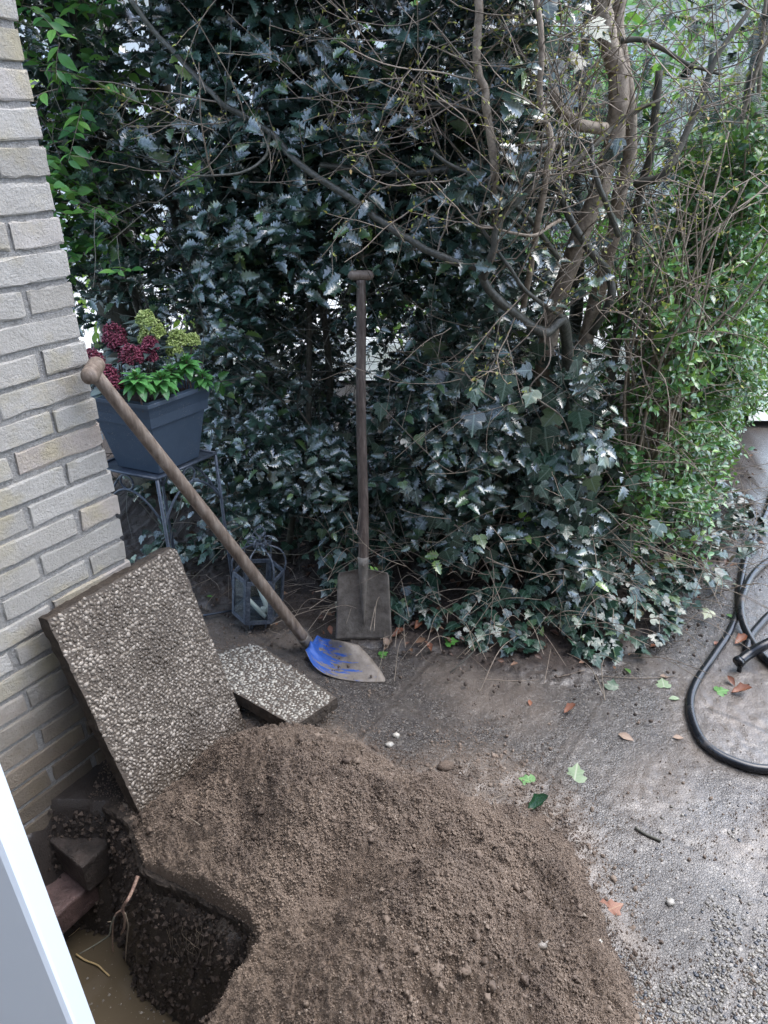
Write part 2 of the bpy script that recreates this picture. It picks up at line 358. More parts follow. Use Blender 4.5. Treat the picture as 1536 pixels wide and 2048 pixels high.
pg = MB(); A, B, C_ = nrm(rv(9000)), 0, 0; B = nrm(np.cross(A, rv(9000))); C_ = np.cross(A, B); sz = .0015 + .008 * RNG.random(9000) ** 3.5
v0 = nrm(np.random.default_rng(4).normal(size=(6, 3)) * .25 + np.array([(1, 0, 0), (-1, 0, 0), (0, 1, 0), (0, -1, 0), (0, 0, 1), (0, 0, -1)])); f0 = np.array([(0, 2, 4), (2, 1, 4), (1, 3, 4), (3, 0, 4), (2, 0, 5), (1, 2, 5), (3, 1, 5), (0, 3, 5)])
pg.inst((v0, [f0], None), np.stack([GX[sel[:, 0], sel[:, 1]] + RNG.normal(size=9000) * .003, GY[sel[:, 0], sel[:, 1]] + RNG.normal(size=9000) * .003, Z[sel[:, 0], sel[:, 1]] + RNG.uniform(-.02, .02, 9000) + sz * .3], -1), A, B, C_, sz)
t = NT('pit_earth'); M['pitearth'] = t.fin(t.mix(t.island(), (.02, .015, .012), (.085, .062, .048)), .85)
tag(pg.build('pit_crumbs', M['pitearth'], None, False), 'dark lumps of earth clinging to the sides of the pit', 'earth', kind='stuff')

# muddy water standing in the pit
t = NT('muddy_water')
wc = t.mix(t.noise(5, 3), (.075, .058, .038), (.12, .095, .062))
fl = t.ramp(t.noise(75, 3, .7), [(.66, 0.), (.71, 1.)]); wc = t.mix(t.math('MULTIPLY', fl, .5), wc, (.3, .27, .22))
M['water'] = t.fin(wc, .06, 0, t.bump(t.noise(9, 2), .08, .01), .5)
mb = MB(); xw = np.linspace(-1.45, -.2, 40); yw = np.linspace(.4, 1.35, 30)
WX, WY = np.meshgrid(xw, yw)
pw = grid_mesh('muddy_water', xw, yw, np.full(WX.shape, -.40) + .0015 * fbm(WX * 8, WY * 8, 3), M['water'], {})
pw['kind'] = 'structure'

t = NT('scum'); M['scum'] = t.fin(t.mix(t.island(), (.05, .045, .04), (.30, .27, .23)), .5)
k = 420; x_ = RNG.normal(size=k) * .10 - .56; y_ = RNG.normal(size=k) * .07 + .93; c_ = fbm(x_ * 14, y_ * 14, 6, 3); ok = c_ > -.05; x_, y_ = x_[ok], y_[ok]; k = len(x_); sm_ = MB()
sm_.inst((v0 * (1, 1, .25), [f0], None), np.stack([x_, y_, np.full(k, -.3985)], -1), *[np.tile(e, (k, 1)) for e in ((1., .3, 0), (-.3, 1., 0), (0, 0, 1.))], .0010 + .0035 * RNG.random(k) ** 3)
tag(sm_.build('floating_debris', M['scum'], None, False), 'specks of debris and scum floating on the muddy water', 'debris', kind='stuff')
# ------------------------------------------------------------------ heap of excavated sand
sx_ = np.arange(-.75, .85, .0032); sy_ = np.arange(.40, 1.72, .0032); HX, HY = np.meshgrid(sx_, sy_)
h = heap_h(HX, HY)
sdh = poly_sd(HX, HY, PIT)
lump = .5 + .5 * fbm(HX * 7, HY * 7, 101, 3)
h2 = h + (.026 * fbm(HX * 5.5, HY * 5.5, 141, 2) + .026 * fbm(HX * 13, HY * 13, 41, 3) + .018 * fbm(HX * 34, HY * 34, 43, 3) * (0.35 + lump) + .011 * fbm(HX * 95, HY * 95, 47, 3, .8) + .0022 * RNG.normal(size=HX.shape) * (.4 + 1.2 * lump)) * sstep(-.01, .03, h)
smooth = np.exp(-(((HX + .02) - (HY - 1.38) * -.9) / .12) ** 2 - ((HY - 1.33) / .10) ** 2)
h2 = h2 * (1 - .0 * smooth)
near = sstep(.93, .84, HY + .25 * (HX + .26))            # the front lip pours down into the pit, the slab edge behind stays sharp
spill = np.where(sdh > 0, sdh, 0)
h3 = h2 - spill * (3.0 * near + 9 * (1 - near))
under = np.minimum(sdh * -1, 0)
keep = (h2 > -.004) & ((sdh + .010 * fbm(HX * 30, HY * 30, 5, 2) < .016) | ((near > .3) & (h3 > -.46)))
# damp dark band and pale dry crumbs
t = NT('sand')
nA = t.noise(230, 3, .85); nB = t.noise(14, 4, .6); nC = t.noise(3.1, 3)
c = t.mix(t.ramp(nA, [(.3, 0.), (.72, 1.)]), (.055, .039, .030), (.27, .205, .155)); c = t.mix(t.ramp(nB, [(.35, 0.), (.7, .5)]), c, (.12, .09, .07))
c = t.mix(t.ramp(nC, [(.45, 0.), (.62, .55)]), c, (.20, .155, .12))
M['sand'] = t.fin(c, .85, 0, t.bump(nA, .8, .005), .3)
t = NT('sand_clod'); M['clod'] = t.fin(t.mix(.55, t.ramp(t.island(), [(0, (.085, .060, .045)), (.6, (.165, .122, .092)), (.975, (.25, .195, .15)), (1, (.46, .40, .33))]), t.mix(t.ramp(t.noise(5.5, 4, .65), [(.42, 0.), (.60, 1.)]), (.22, .17, .13), (.045, .032, .025))), .85)
heap = thing('sand_heap', 'brown heap of damp crumbly sand dug out and piled beside the water-filled pit', 'sand heap', (0, 1, 0))
grid_mesh('sand', sx_, sy_, h3, M['sand'], {}, heap, keep)
def blob(seed=0, n=2):
    import bmesh
    bm = bmesh.new(); bmesh.ops.create_icosphere(bm, subdivisions=n, radius=1)
    r = np.random.default_rng(seed); V = np.array([v.co[:] for v in bm.verts]); Fc = np.array([[v.index for v in f.verts] for f in bm.faces]); bm.free()
    return V * (1 + .16 * r.normal(size=(len(V), 1))), [Fc], None
def frames(k, tilt=10.0):
    A = nrm(rv(k)); B = nrm(np.cross(A, rv(k))); C_ = np.cross(A, B); return A, B, C_
hz = lambda x, y: (heap_h(x, y))
cm = MB()
def rough(seed, n, amp):
    v, f, _ = blob(seed, n); r = np.random.default_rng(seed); return v * (1 + amp * r.uniform(-1, 1, (len(v), 1))), f, None
clodT = rough(3, 2, .42)
# grains: small irregular crumbs covering the whole surface
ng = 230000; ii = RNG.integers(0, keep.sum(), ng); kx, ky, kz = HX[keep][ii], HY[keep][ii], h3[keep][ii]; sz = .0007 + .0015 * RNG.random(ng) ** 2.5; sz *= np.where(fbm(kx * 6, ky * 6, 55, 3) > 0, 1.25, .85)
gm = MB()
for j_ in range(4):
    q_ = np.arange(ng) % 4 == j_; nq = int(q_.sum()); A, B, C_ = frames(nq); T0 = rough(20 + j_, 1, .3)
    v0 = nrm(np.array([(0, 1, 1.618), (0, -1, 1.618), (0, 1, -1.618), (0, -1, -1.618), (1, 1.618, 0), (-1, 1.618, 0), (1, -1.618, 0), (-1, -1.618, 0), (1.618, 0, 1), (-1.618, 0, 1), (1.618, 0, -1), (-1.618, 0, -1)], float)) * (1 + .28 * np.random.default_rng(j_).uniform(-1, 1, (12, 1)))
    f0 = [(0, 1, 8), (0, 8, 4), (0, 4, 5), (0, 5, 9), (0, 9, 1), (1, 6, 8), (8, 6, 10), (8, 10, 4), (4, 10, 2), (4, 2, 5), (5, 2, 11), (5, 11, 9), (9, 11, 7), (9, 7, 1), (1, 7, 6), (3, 6, 7), (3, 7, 11), (3, 11, 2), (3, 2, 10), (3, 10, 6)]
    gm.inst((v0, [np.array(f0)], None), np.stack([kx[q_] + RNG.normal(size=nq) * .0012, ky[q_] + RNG.normal(size=nq) * .0012, kz[q_] + sz[q_] * .35], -1), A, B, C_, sz[q_][:, None] * RNG.uniform(.7, 1.25, (nq, 3)))
gm.build('grains', M['clod'], heap, False)['kind'] = 'stuff'
# crumbs thrown off the heap and trodden over the paving
ns = 620000; cx, cy = RNG.uniform(-.75, 1.5, ns), RNG.uniform(.5, 1.95, ns); hq = heap_h(cx, cy)
pr_ = np.clip(np.exp((np.minimum(hq, 0)) / .024) * .9 + .05 * sstep(.0, .5, fbm(cx * 4, cy * 4, 66, 4)) * sstep(1.7, 1.3, cy), 0, 1) * (.4 + .6 * (fbm(cx * 9, cy * 9, 67, 3) > -.1))
ok = (RNG.random(ns) < pr_) & (hq < .012) & (poly_sd(cx, cy, PIT) < -.01) & (poly_sd(cx, cy, SOIL) < 0); cx, cy = cx[ok], cy[ok]; k = len(cx)
ix = np.clip(np.searchsorted(xs, cx), 0, len(xs) - 1); iy = np.clip(np.searchsorted(ys, cy), 0, len(ys) - 1); s2 = .0008 + .0022 * RNG.random(k) ** 3 + .004 * (RNG.random(k) < .012); A, B, C_ = frames(k); gs = MB()
gs.inst((v0, [np.array(f0)], None), np.stack([cx, cy, Z[iy, ix] + s2 * .35], -1), A, B, C_, s2[:, None] * RNG.uniform(.7, 1.2, (k, 3)))
tag(gs.build('scattered_soil', M['clod'], None, False), 'loose crumbs of sand strewn over the paving around the heap', 'soil', kind='stuff')
k = 10000; cx = RNG.uniform(-.72, .80, k); cy = RNG.uniform(.45, 1.60, k); zz = heap_h(cx, cy); sd0 = poly_sd(cx, cy, PIT)
cl = fbm(cx * 5, cy * 5, 33, 3); ok = (zz > -.03) & (sd0 < 0) & (cl + RNG.uniform(-.5, .7, k) > 0); cx, cy, zz = cx[ok], cy[ok], np.maximum(zz[ok], 0); k = len(cx)
s_ = .0022 + .0075 * RNG.random(k) ** 9; A, B, C_ = frames(k)
cm.inst(clodT, np.stack([cx, cy, zz + s_ * .1], -1), A, B, C_, s_[:, None] * RNG.uniform(.7, 1.2, (k, 3)))
cm.build('clods', M['clod'], heap)['kind'] = 'stuff'
t = NT('pebble'); M['pebble'] = t.fin(t.mix(t.noise(60, 3), t.ramp(t.island(), [(0, (.10, .09, .08)), (.45, (.26, .235, .2)), (.8, (.40, .37, .32)), (1, (.62, .6, .55))]), (.2, .19, .17)), .35, 0, t.bump(t.noise(200, 2), .3, .003), .5)
t = NT('slab_pebble'); M['slabpeb'] = t.fin(t.mix(t.ramp(t.noise(6, 5, .65), [(.44, 0.), (.62, .8)]), t.ramp(t.island(), [(0, (.10, .083, .066)), (.5, (.21, .18, .148)), (1, (.35, .31, .265))]), (.07, .056, .044)), .32, 0, t.bump(t.noise(260, 3), .4, .003), .5)
t = NT('white_pebble'); M['whitepeb'] = t.fin(t.mix(t.ramp(t.noise(16, 4), [(.5, 0.), (.75, .5)]), t.ramp(t.island(), [(0, (.11, .10, .085)), (.35, (.30, .275, .235)), (1, (.52, .49, .42))]), (.10, .085, .065)), .3, 0, t.bump(t.noise(260, 3), .4, .003), .5)
t = NT('paving_pebble'); M['pavpeb'] = t.fin(t.ramp(t.island(), [(0, (.035, .045, .06)), (.22, (.09, .09, .095)), (.28, (.10, .09, .075)), (.7, (.18, .165, .14)), (1, (.32, .30, .26))]), .28, 0, t.bump(t.noise(260, 2), .3, .002), .5)
t = NT('slab_concrete'); M['conc'] = t.fin(t.mix(t.ramp(t.noise(30, 5, .7), [(.3, 0.), (.7, 1.)]), (.03, .024, .02), (.095, .075, .058)), .8, 0, t.bump(t.noise(110, 4, .7), .8, .008), .3)
t = NT('slab_matrix'); M['matrix'] = t.fin(t.mix(t.noise(60, 3), (.06, .048, .038), (.125, .102, .082)), .55, 0, t.bump(t.noise(200, 3), .6, .004), .4)

# washed pebbles where the paving shows clean
pb = MB(); g = .0088
px_, py_ = np.meshgrid(np.arange(.15, 1.15, g), np.arange(.55, 1.25, g * .9)); px_ = px_.ravel() + RNG.uniform(-.45, .45, px_.size) * g; py_ = py_.ravel() + RNG.uniform(-.45, .45, py_.size) * g
ix = np.clip(np.searchsorted(xs, px_), 0, len(xs) - 1); iy = np.clip(np.searchsorted(ys, py_), 0, len(ys) - 1)
ok = (clean[iy, ix] + RNG.normal(size=px_.size) * .15 + .5 * fbm(px_ * 13, py_ * 13, 8, 3) > .45) & (heap_h(px_, py_) < .004) & (jd[iy, ix] > .008)
px_, py_, ix, iy = px_[ok], py_[ok], ix[ok], iy[ok]; k = len(px_)
a = RNG.uniform(0, 6.28, k); A = np.stack([np.cos(a), np.sin(a), 0 * a], -1); B = np.stack([-np.sin(a), np.cos(a), 0 * a], -1); C_ = np.tile((0, 0, 1.), (k, 1))
s_ = RNG.uniform(.0026, .0048, k)[:, None] * np.stack([RNG.uniform(.8, 1.5, k), RNG.uniform(.6, 1, k), np.full(k, .55)], -1)
pb.inst(blob(5, 1), np.stack([px_, py_, Z[iy, ix] + .0005], -1), A, B, C_, s_)
tag(pb.build('paving_pebbles', M['pavpeb']), 'small white and slate pebbles washed clean in the paving at the lower right', 'pebbles', kind='stuff')

# scattered loose stones on the sand, each a thing of its own
def stone(px, py, r, mat, label, zf=1):
    p = G(px, py); z = max(0, float(heap_h(p[0], p[1])))
    for _ in range(6): p = G(px, py, z); z = max(0, float(heap_h(p[0], p[1])))
    m = MB(); A, B, C_ = frames(1); m.inst(blob(int(px), 2), np.array([[p[0], p[1], z + r * .45]]), np.array([[1., .2, 0]]), np.array([[-.2, 1., 0]]), np.array([[0, 0, 1.]]), np.array([[r * 1.25, r, r * .75]]))
    return tag(m.build('stone', mat), label, 'stone', 'loose stones on the ground')
stone(792, 1472, .008, M['whitepeb'], 'small cream stone behind the sand heap, above the yellow chip')
stone(778, 1491, .009, M['pebble'], 'small tan stone chip just below the cream stone behind the heap')
stone(1082, 1890, .010, M['slabpeb'], 'smooth tan pebble half sunk in the front of the sand heap')
stone(1198, 1884, .006, M['whitepeb'], 'pale yellow stone right of the smooth tan pebble')
stone(1340, 1806, .008, M['pebble'], 'small grey stone on the muddy paving right of the brown maple leaf')
stone(890, 1535, .016, M['sand'], 'brown clod of earth at the back foot of the sand heap')

# ------------------------------------------------------------------ brick wall
t = NT('pale_brick'); isl = t.island()
bc = t.ramp(isl, [(0, (.39, .37, .335)), (.3, (.52, .50, .465)), (.55, (.44, .415, .375)), (.8, (.58, .56, .525)), (1, (.47, .41, .365))])
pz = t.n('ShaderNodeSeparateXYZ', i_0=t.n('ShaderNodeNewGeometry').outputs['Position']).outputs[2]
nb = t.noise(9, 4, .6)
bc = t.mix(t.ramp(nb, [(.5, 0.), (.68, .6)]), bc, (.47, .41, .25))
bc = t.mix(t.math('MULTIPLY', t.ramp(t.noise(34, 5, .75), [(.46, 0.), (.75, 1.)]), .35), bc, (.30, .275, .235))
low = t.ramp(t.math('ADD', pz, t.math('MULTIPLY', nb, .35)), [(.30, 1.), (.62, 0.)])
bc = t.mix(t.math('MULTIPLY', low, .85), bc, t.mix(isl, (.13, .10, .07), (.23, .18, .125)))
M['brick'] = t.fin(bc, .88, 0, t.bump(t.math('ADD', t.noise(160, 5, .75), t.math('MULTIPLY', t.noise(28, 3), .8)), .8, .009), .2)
t = NT('mortar'); M['mortar'] = t.fin(t.mix(t.ramp(t.noise(170, 4, .8), [(.3, 0.), (.7, 1.)]), (.32, .31, .295), (.66, .645, .62)), .95, 0, t.bump(t.noise(240, 4, .8), 1.0, .012), .1)
def wp(a, o, z):                          # a: back along the wall from its corner, o: out of its face
    p = WC - WD * a + WNn * o; return np.array((p[0], p[1], z))
wall = thing('brick_wall', 'pale yellow-grey brick house wall with thick rough mortar joints ending at a corner', 'wall', (*WC, 0))
def brick_tmpl(L, Hh, Dp, seed):          # grid-sided rounded irregular block
    nx, nz, ny = 9, 4, 3; r = np.random.default_rng(seed); V = []; 
    mbx = MB()
    u = np.array([0, .012, .06, .25, .5, .75, .94, .988, 1]); w = np.array([0, .06, .94, 1.]); yv = np.array([0, .5, 1])
    def face(A_, B_, O, ea, eb, en, ua, ub):
        pts = []
        for b in ub:
            for a in ua: pts.append(O + ea * a + eb * b)
        return np.array(pts)
    # front face (y=0) plus four skirts
    P = []
    for k_, b in enumerate(w):
        for i, a in enumerate(u):
            e = 0
            if i in (0, len(u) - 1): e += .0022 + .004 * max(0, r.normal() - .8)
            if k_ in (0, 3): e += .0022 + .0035 * max(0, r.normal() - .9)
            P.append((a * L, e, b * Hh))
    nU = len(u); q = [(k_ * nU + i, k_ * nU + i + 1, (k_ + 1) * nU + i + 1, (k_ + 1) * nU + i) for k_ in range(3) for i in range(nU - 1)]
    P = np.array(P, float)
    per = [i for i in range(nU)] + [k_ * nU + nU - 1 for k_ in range(1, 4)] + [3 * nU + i for i in range(nU - 2, -1, -1)] + [k_ * nU for k_ in range(2, 0, -1)]
    B0 = P[per].copy(); B0[:, 1] = Dp
    P[:, 0] += r.normal(size=len(P)) * .0016; P[:, 2] += r.normal(size=len(P)) * .0016; P[:, 1] += r.normal(size=len(P)) * .0004
    n0 = len(P); m = len(per)
    q += [(per[(i + 1) % m], per[i], n0 + i, n0 + (i + 1) % m) for i in range(m)]
    return np.vstack([P, B0]), np.array(q)
bmb = MB(); jt = .0125; bh = .0495; row = 0; z = -.012 - .062 * 8
WL = 3.4
while z < 3.2:
    a0 = 0.0 if row % 2 == 0 else 0.0; first = .21 if row % 2 == 0 else .10
    a = 0.0 - .001 * (row % 3); L = first; i = 0
    while a < WL:
        v, q = brick_tmpl(L + random.uniform(-.004, .004), bh + random.uniform(-.002, .002), .10, row * 100 + i)
        jut = random.uniform(-.0015, .0015)
        e = random.uniform(-.004, .004) if i == 0 else 0
        W3 = np.array([wp(a + e + p[0], jut - p[1], z + p[2]) for p in v])
        bmb.add(W3, [q[:, ::-1]])
        a += L + jt; L = .21; i += 1
    # end-face bricks of the return wall behind the corner
    v, q = brick_tmpl(.21, bh, .09, row + 5000)
    z += .062; row += 1
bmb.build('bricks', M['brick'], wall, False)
mo = MB()
def msheet(o_off, a1, a2, z1, z2, st):
    aa = np.arange(a1, a2, st); zs = np.arange(z1, z2, st); A_, Z_ = np.meshgrid(aa, zs)
    off = o_off + .0022 * fbm(A_ * 95, Z_ * 95, 7, 3) + .001 * fbm(A_ * 18, Z_ * 18, 9)
    P = np.stack([WC[0] - WD[0] * A_ + WNn[0] * off, WC[1] - WD[1] * A_ + WNn[1] * off, Z_], -1).reshape(-1, 3); nx = len(aa)
    i, j = np.meshgrid(np.arange(nx - 1), np.arange(len(zs) - 1)); b = (j * nx + i).ravel()
    return P, np.stack([b, b + nx, b + nx + 1, b + 1], -1)
P, q = msheet(-.0048, .006, 1.1, -.5, 2.4, .0045); mo.add(P, [q])
mo.box(wp(1.72, -.12, 1.35), WD3 := np.array((*(WD * 1.71), 0)), np.array((*(WNn * .108), 0)), (0, 0, 1.87))
mo.build('mortar_bed', M['mortar'], wall)
# footing blocks in the pit
t = NT('footing'); M['footing'] = t.fin(t.mix(t.ramp(t.noise(22, 5, .7), [(.35, 0.), (.7, 1.)]), (.045, .028, .026), (.15, .095, .088)), .5, 0, t.bump(t.noise(70, 5, .7), .8, .01), .5)
def wblock(name, a1, a2, o1, o2, z1, z2, mat, label, cat):
    m = MB(); na = 14
    m.box((wp(a1, o1, z1) + wp(a2, o2, z2)) / 2, np.array((*(-WD * (a2 - a1) / 2), 0)), np.array((*(WNn * (o2 - o1) / 2), 0)), (0, 0, (z2 - z1) / 2))
    o = m.build(name, mat, None, False, .006); return tag(o, label, cat)
t = NT('footing_dark'); M['footdark'] = t.fin(t.mix(t.ramp(t.noise(22, 5, .7), [(.35, 0.), (.7, 1.)]), (.02, .016, .014), (.075, .058, .05)), .55, 0, t.bump(t.noise(60, 5, .7), 1., .012), .5)
wblock('foundation_block', .385, -.02, .002, .145, -.20, -.098, M['footdark'], 'long dark mud-coated foundation block at the foot of the brick wall', 'foundation block')
wblock('foundation_block', .62, .352, .002, .125, -.285, -.205, M['footing'], 'reddish wet foundation block sticking into the pit below the longer one', 'foundation block')

# ------------------------------------------------------------------ exposed-aggregate slabs
def slab(name, O, ex, ey, w, hgt_, th, outline, mat_p, label, pit=.0098, rr=(.0046, .0072)):
    """O corner, ex/ey unit axes on the face, en outward normal; outline: polygon in (0..w, 0..h)"""
    en = nrm(np.cross(ex, ey)); root = thing(name, label, 'paving slab', O)
    poly = []
    OL = np.array(outline, float)
    for i in range(len(OL)):
        a, b = OL[i], OL[(i + 1) % len(OL)]; n = max(2, int(np.linalg.norm(b - a) / .012))
        for k_ in range(n):
            p = a + (b - a) * k_ / n; d = nrm(b - a); poly.append(p + np.array((-d[1], d[0])) * RNG.normal() * .0008)
    poly = np.array(poly); m = MB(); n = len(poly); cen = poly.mean(0)
    def P3(p, t_): return O + ex * p[..., 0:1] + ey * p[..., 1:2] + en * t_
    rings = [P3(poly, -.0035), P3(poly + (poly - cen) * .006, -.012) , P3(poly + (poly - cen) * .004 + RNG.normal(size=poly.shape) * .0012, -th * .5), P3(poly + RNG.normal(size=poly.shape) * .001, -th)]
    V = np.vstack(rings + [P3(cen[None], -.0035), P3(cen[None], -th)]); qs = []; tri = []
    for r_ in range(3):
        for i in range(n): j = (i + 1) % n; qs.append((r_ * n + i, (r_ + 1) * n + i, (r_ + 1) * n + j, r_ * n + j))
    for i in range(n): j = (i + 1) % n; tri += [(4 * n, i, j), (4 * n + 1, 3 * n + j, 3 * n + i)]
    m.add(V, [qs, tri]); m.build('concrete', M['conc'], root, False)
    g_ = pit; X_, Y_ = np.meshgrid(np.arange(g_ * .4, w, g_), np.arange(g_ * .4, hgt_, g_ * .88)); X_[1::2] += g_ / 2
    q = np.stack([X_.ravel(), Y_.ravel()], -1) + RNG.uniform(-.28, .28, (X_.size, 2)) * g_
    sd_ = poly_sd(q[:, 0], q[:, 1], poly); q = q[sd_ > .0035]; k_ = len(q)
    a = RNG.uniform(0, 6.28, k_); A = np.cos(a)[:, None] * ex + np.sin(a)[:, None] * ey; B = -np.sin(a)[:, None] * ex + np.cos(a)[:, None] * ey
    C_ = np.tile(en, (k_, 1)) + rv(k_, .12); s_ = (rr[0] * .75 + (rr[1] * 1.1 - rr[0] * .75) * RNG.random(k_))[:, None] * np.stack([RNG.uniform(.9, 1.35, k_), RNG.uniform(.6, .95, k_), RNG.uniform(.32, .55, k_)], -1)
    pm = MB(); T = [blob(s, 1) for s in (1, 2, 3, 4)]
    for i in range(4):
        z_ = np.arange(k_) % 4 == i; pm.inst(T[i], P3(q[z_], -.003), A[z_], B[z_], nrm(C_[z_]), s_[z_])
    pm.build('pebble_facing', mat_p, root); mm_ = MB()
    mm_.add(np.vstack([P3(poly, -.0024), P3(cen[None], -.0024)]), [[(n, i, (i + 1) % n) for i in range(n)]]); mm_.build('matrix', M['matrix'], root, False)
    return root
def wallhit(px, py, off):
    d = ray(px, py); n3 = np.array((*WNn, 0)); P0 = np.array((0, 0, CH)); tt = (off - (n3[:2] @ (P0[:2] - WC))) / (n3 @ d); return P0 + d * tt
TL = wallhit(95, 1240, .062); TR = wallhit(350, 1092, .062); BL = G(300, 1628, -.005)
ex = nrm(TR - TL); ey = BL - TL; ey = nrm(ey - ex * (ey @ ex))
hh_ = .60; w_ = float(np.linalg.norm(TR - TL))
# face axes: x to the right, y up (so the normal points out at the viewer)
O = TL + ey * hh_
slab('paving_slab', O, ex, -ey, w_, hh_, .046, [(0, .0), (w_, 0), (w_ + .002, hh_ - .012), (w_ - .012, hh_), (0, hh_)], M['slabpeb'], 'large grey-brown exposed-aggregate slab leaning against the brick wall')
C = [G(*q, .07) for q in [(500, 1288), (672, 1408), (590, 1466), (462, 1380)]]
c0 = C[3] + np.array((0, 0, .018)); exs = nrm(C[1] - C[0]); eys = C[0] - C[3]; eys = nrm(eys - exs * (eys @ exs))
def loc2(p): d = p - c0; return (float(d @ exs), float(d @ eys))
bl = loc2(G(350, 1310, .085))
OLs = [loc2(G(462, 1380, .088)), loc2(G(590, 1466, .062)), loc2(G(674, 1408, .062)), loc2(G(560, 1322, .075)), loc2(G(512, 1286, .08)), loc2(G(440, 1304, .085)), bl, loc2(G(400, 1350, .088))]
mn = np.min(OLs, 0); c0 = c0 + exs * mn[0] + eys * mn[1]; OLs = [(a - mn[0], b - mn[1]) for a, b in OLs]; mx = np.max(OLs, 0)
slab('broken_slab', c0, exs, eys, mx[0], mx[1], .042, OLs, M['whitepeb'], 'smaller broken slab faced with white pebbles lying between the sand heap and the blue-painted shovel', .0100, (.0040, .0064))

# ------------------------------------------------------------------ white door at the left edge
t = NT('white_paint'); M['white'] = t.fin(t.mix(t.noise(3, 3), (.66, .74, .85), (.72, .80, .90)), .28, 0, t.bump(t.noise(60, 2), .05, .002), .5)
t = NT('glass'); M['glass'] = t.fin((.75, .85, .85), .03, 0, None, .5, Transmission_Weight=1.0, IOR=1.45)
E0 = np.array((-.341, .45, 0)); dl = nrm((-1, -.34, 0)); dn = np.array((dl[1], -dl[0], 0)); dn = dn if dn[1] > 0 else -dn
door = thing('open_door', 'white painted door standing open at the left edge beside the pit', 'door', E0)
m = MB()
def dbox(m, s1, s2, t1, t2, z1, z2):
    c_ = E0 + dl * (s1 + s2) / 2 + dn * (t1 + t2) / 2 + np.array((0, 0, (z1 + z2) / 2)); m.box(c_, dl * (s2 - s1) / 2, dn * (t2 - t1) / 2, (0, 0, (z2 - z1) / 2))
dbox(m, 0, .09, -.06, 0, .03, 2.12); dbox(m, .71, .80, -.06, 0, .03, 2.12)
dbox(m, .0902, .7098, -.06, 0, 2.02, 2.12); dbox(m, .0902, .7098, -.06, 0, .03, .25)
m.build('frame', M['white'], door, False, .006)
m = MB(); dbox(m, .0902, .115, -.045, -.012, .2502, 2.0198); dbox(m, .685, .7098, -.045, -.012, .2502, 2.0198); m.build('glazing_bead', M['white'], door, False, .003)
m = MB(); dbox(m, .1152, .6848, -.035, -.022, .2502, 2.0198); m.build('panel', M['white'], door, False)

# ------------------------------------------------------------------ unseen house behind the viewer, added to cut sky light and deepen contrast
t = NT('house_brick'); bk = t.n('ShaderNodeTexBrick', i_Scale=8.0); bk.inputs['Color1'].default_value = (.36, .33, .28, 1); bk.inputs['Color2'].default_value = (.28, .25, .21, 1); bk.inputs['Mortar'].default_value = (.2, .19, .18, 1)
t.set(bk.inputs['Vector'], t.n('ShaderNodeMapping', i_0=t.co(), i_Rotation=(R(90), 0, 0)).outputs[0]); M['hbrick'] = t.fin(bk.outputs[0], .85)
hb = thing('house', 'unseen brick house behind the view, added to block sky light', 'house', (1.2, -.75, 0))
def wbx(name, x0, x1, y0, y1, z0, z1, mt): m = MB(); m.box(((x0 + x1) / 2, (y0 + y1) / 2, (z0 + z1) / 2), ((x1 - x0) / 2, 0, 0), (0, (y1 - y0) / 2, 0), (0, 0, (z1 - z0) / 2)); return m.build(name, M[mt], hb, False)
wbx('wall', -2.3, -.55, -.9, -.62, 0, 3.0, 'hbrick'); wbx('wall', .55, 4.2, -.9, -.62, 0, 3.0, 'hbrick'); wbx('lintel', -.549, .549, -.9, -.62, 2.15, 3.0, 'hbrick')
wbx('added_eave', -2.4, 4.3, -1.6, -.35, 3.002, 3.12, 'white'); wbx('doorway', -.549, .549, -.895, -.80, 0, 2.149, 'footdark')  # added overhang cuts off more sky; dark slab fills the doorway
# ------------------------------------------------------------------ tools
t = NT('old_wood'); oc = t.co(); nw = t.noise(7, 5, .7, t.n('ShaderNodeMapping', i_0=oc, i_Scale=(14, 14, 1.2)).outputs[0])
M['wood'] = t.fin(t.mix(t.ramp(t.noise(30, 4, .7), [(.5, 0.), (.8, .6)]), t.ramp(nw, [(.3, (.085, .062, .048)), (.55, (.185, .145, .115)), (.75, (.31, .26, .22))]), (.28, .25, .22)), .55, 0, t.bump(nw, .5, .003), .4)
t = NT('dark_wood'); nw = t.noise(7, 5, .7, t.n('ShaderNodeMapping', i_0=t.co(), i_Scale=(16, 16, 1.)).outputs[0])
M['wood_dark'] = t.fin(t.ramp(nw, [(.3, (.042, .030, .025)), (.55, (.105, .080, .067)), (.78, (.24, .20, .17))]), .5, 0, t.bump(nw, .6, .003), .4)
t = NT('worn_steel'); nn = t.noise(34, 5, .7)
M['steel'] = t.fin(t.mix(t.ramp(nn, [(.35, 0.), (.7, 1.)]), (.12, .105, .09), (.25, .225, .195)), .6, .25, t.bump(t.noise(120, 4, .7), .5, .004), .5)
t = NT('blue_worn_steel'); nn = t.noise(34, 5, .7); luv = t.attr('luv', 'Vector'); sx1 = t.n('ShaderNodeSeparateXYZ', i_0=luv)
st = t.noise(1, 8, .72, t.n('ShaderNodeMapping', i_0=luv, i_Scale=(5.5, 2.4, 1)).outputs[0])
pat = t.math('ADD', t.math('SUBTRACT', 1.05, t.math('MULTIPLY', sx1.outputs[1], 1.0)), t.math('MULTIPLY', t.math('SUBTRACT', st, .5), 4.2))
pat = t.math('SUBTRACT', pat, t.math('MULTIPLY', t.math('ABSOLUTE', sx1.outputs[0]), .35))
pm_ = t.ramp(pat, [(.46, 0.), (.49, 1.)])
stl = t.mix(t.ramp(nn, [(.35, 0.), (.7, 1.)]), (.15, .125, .10), (.28, .245, .21))
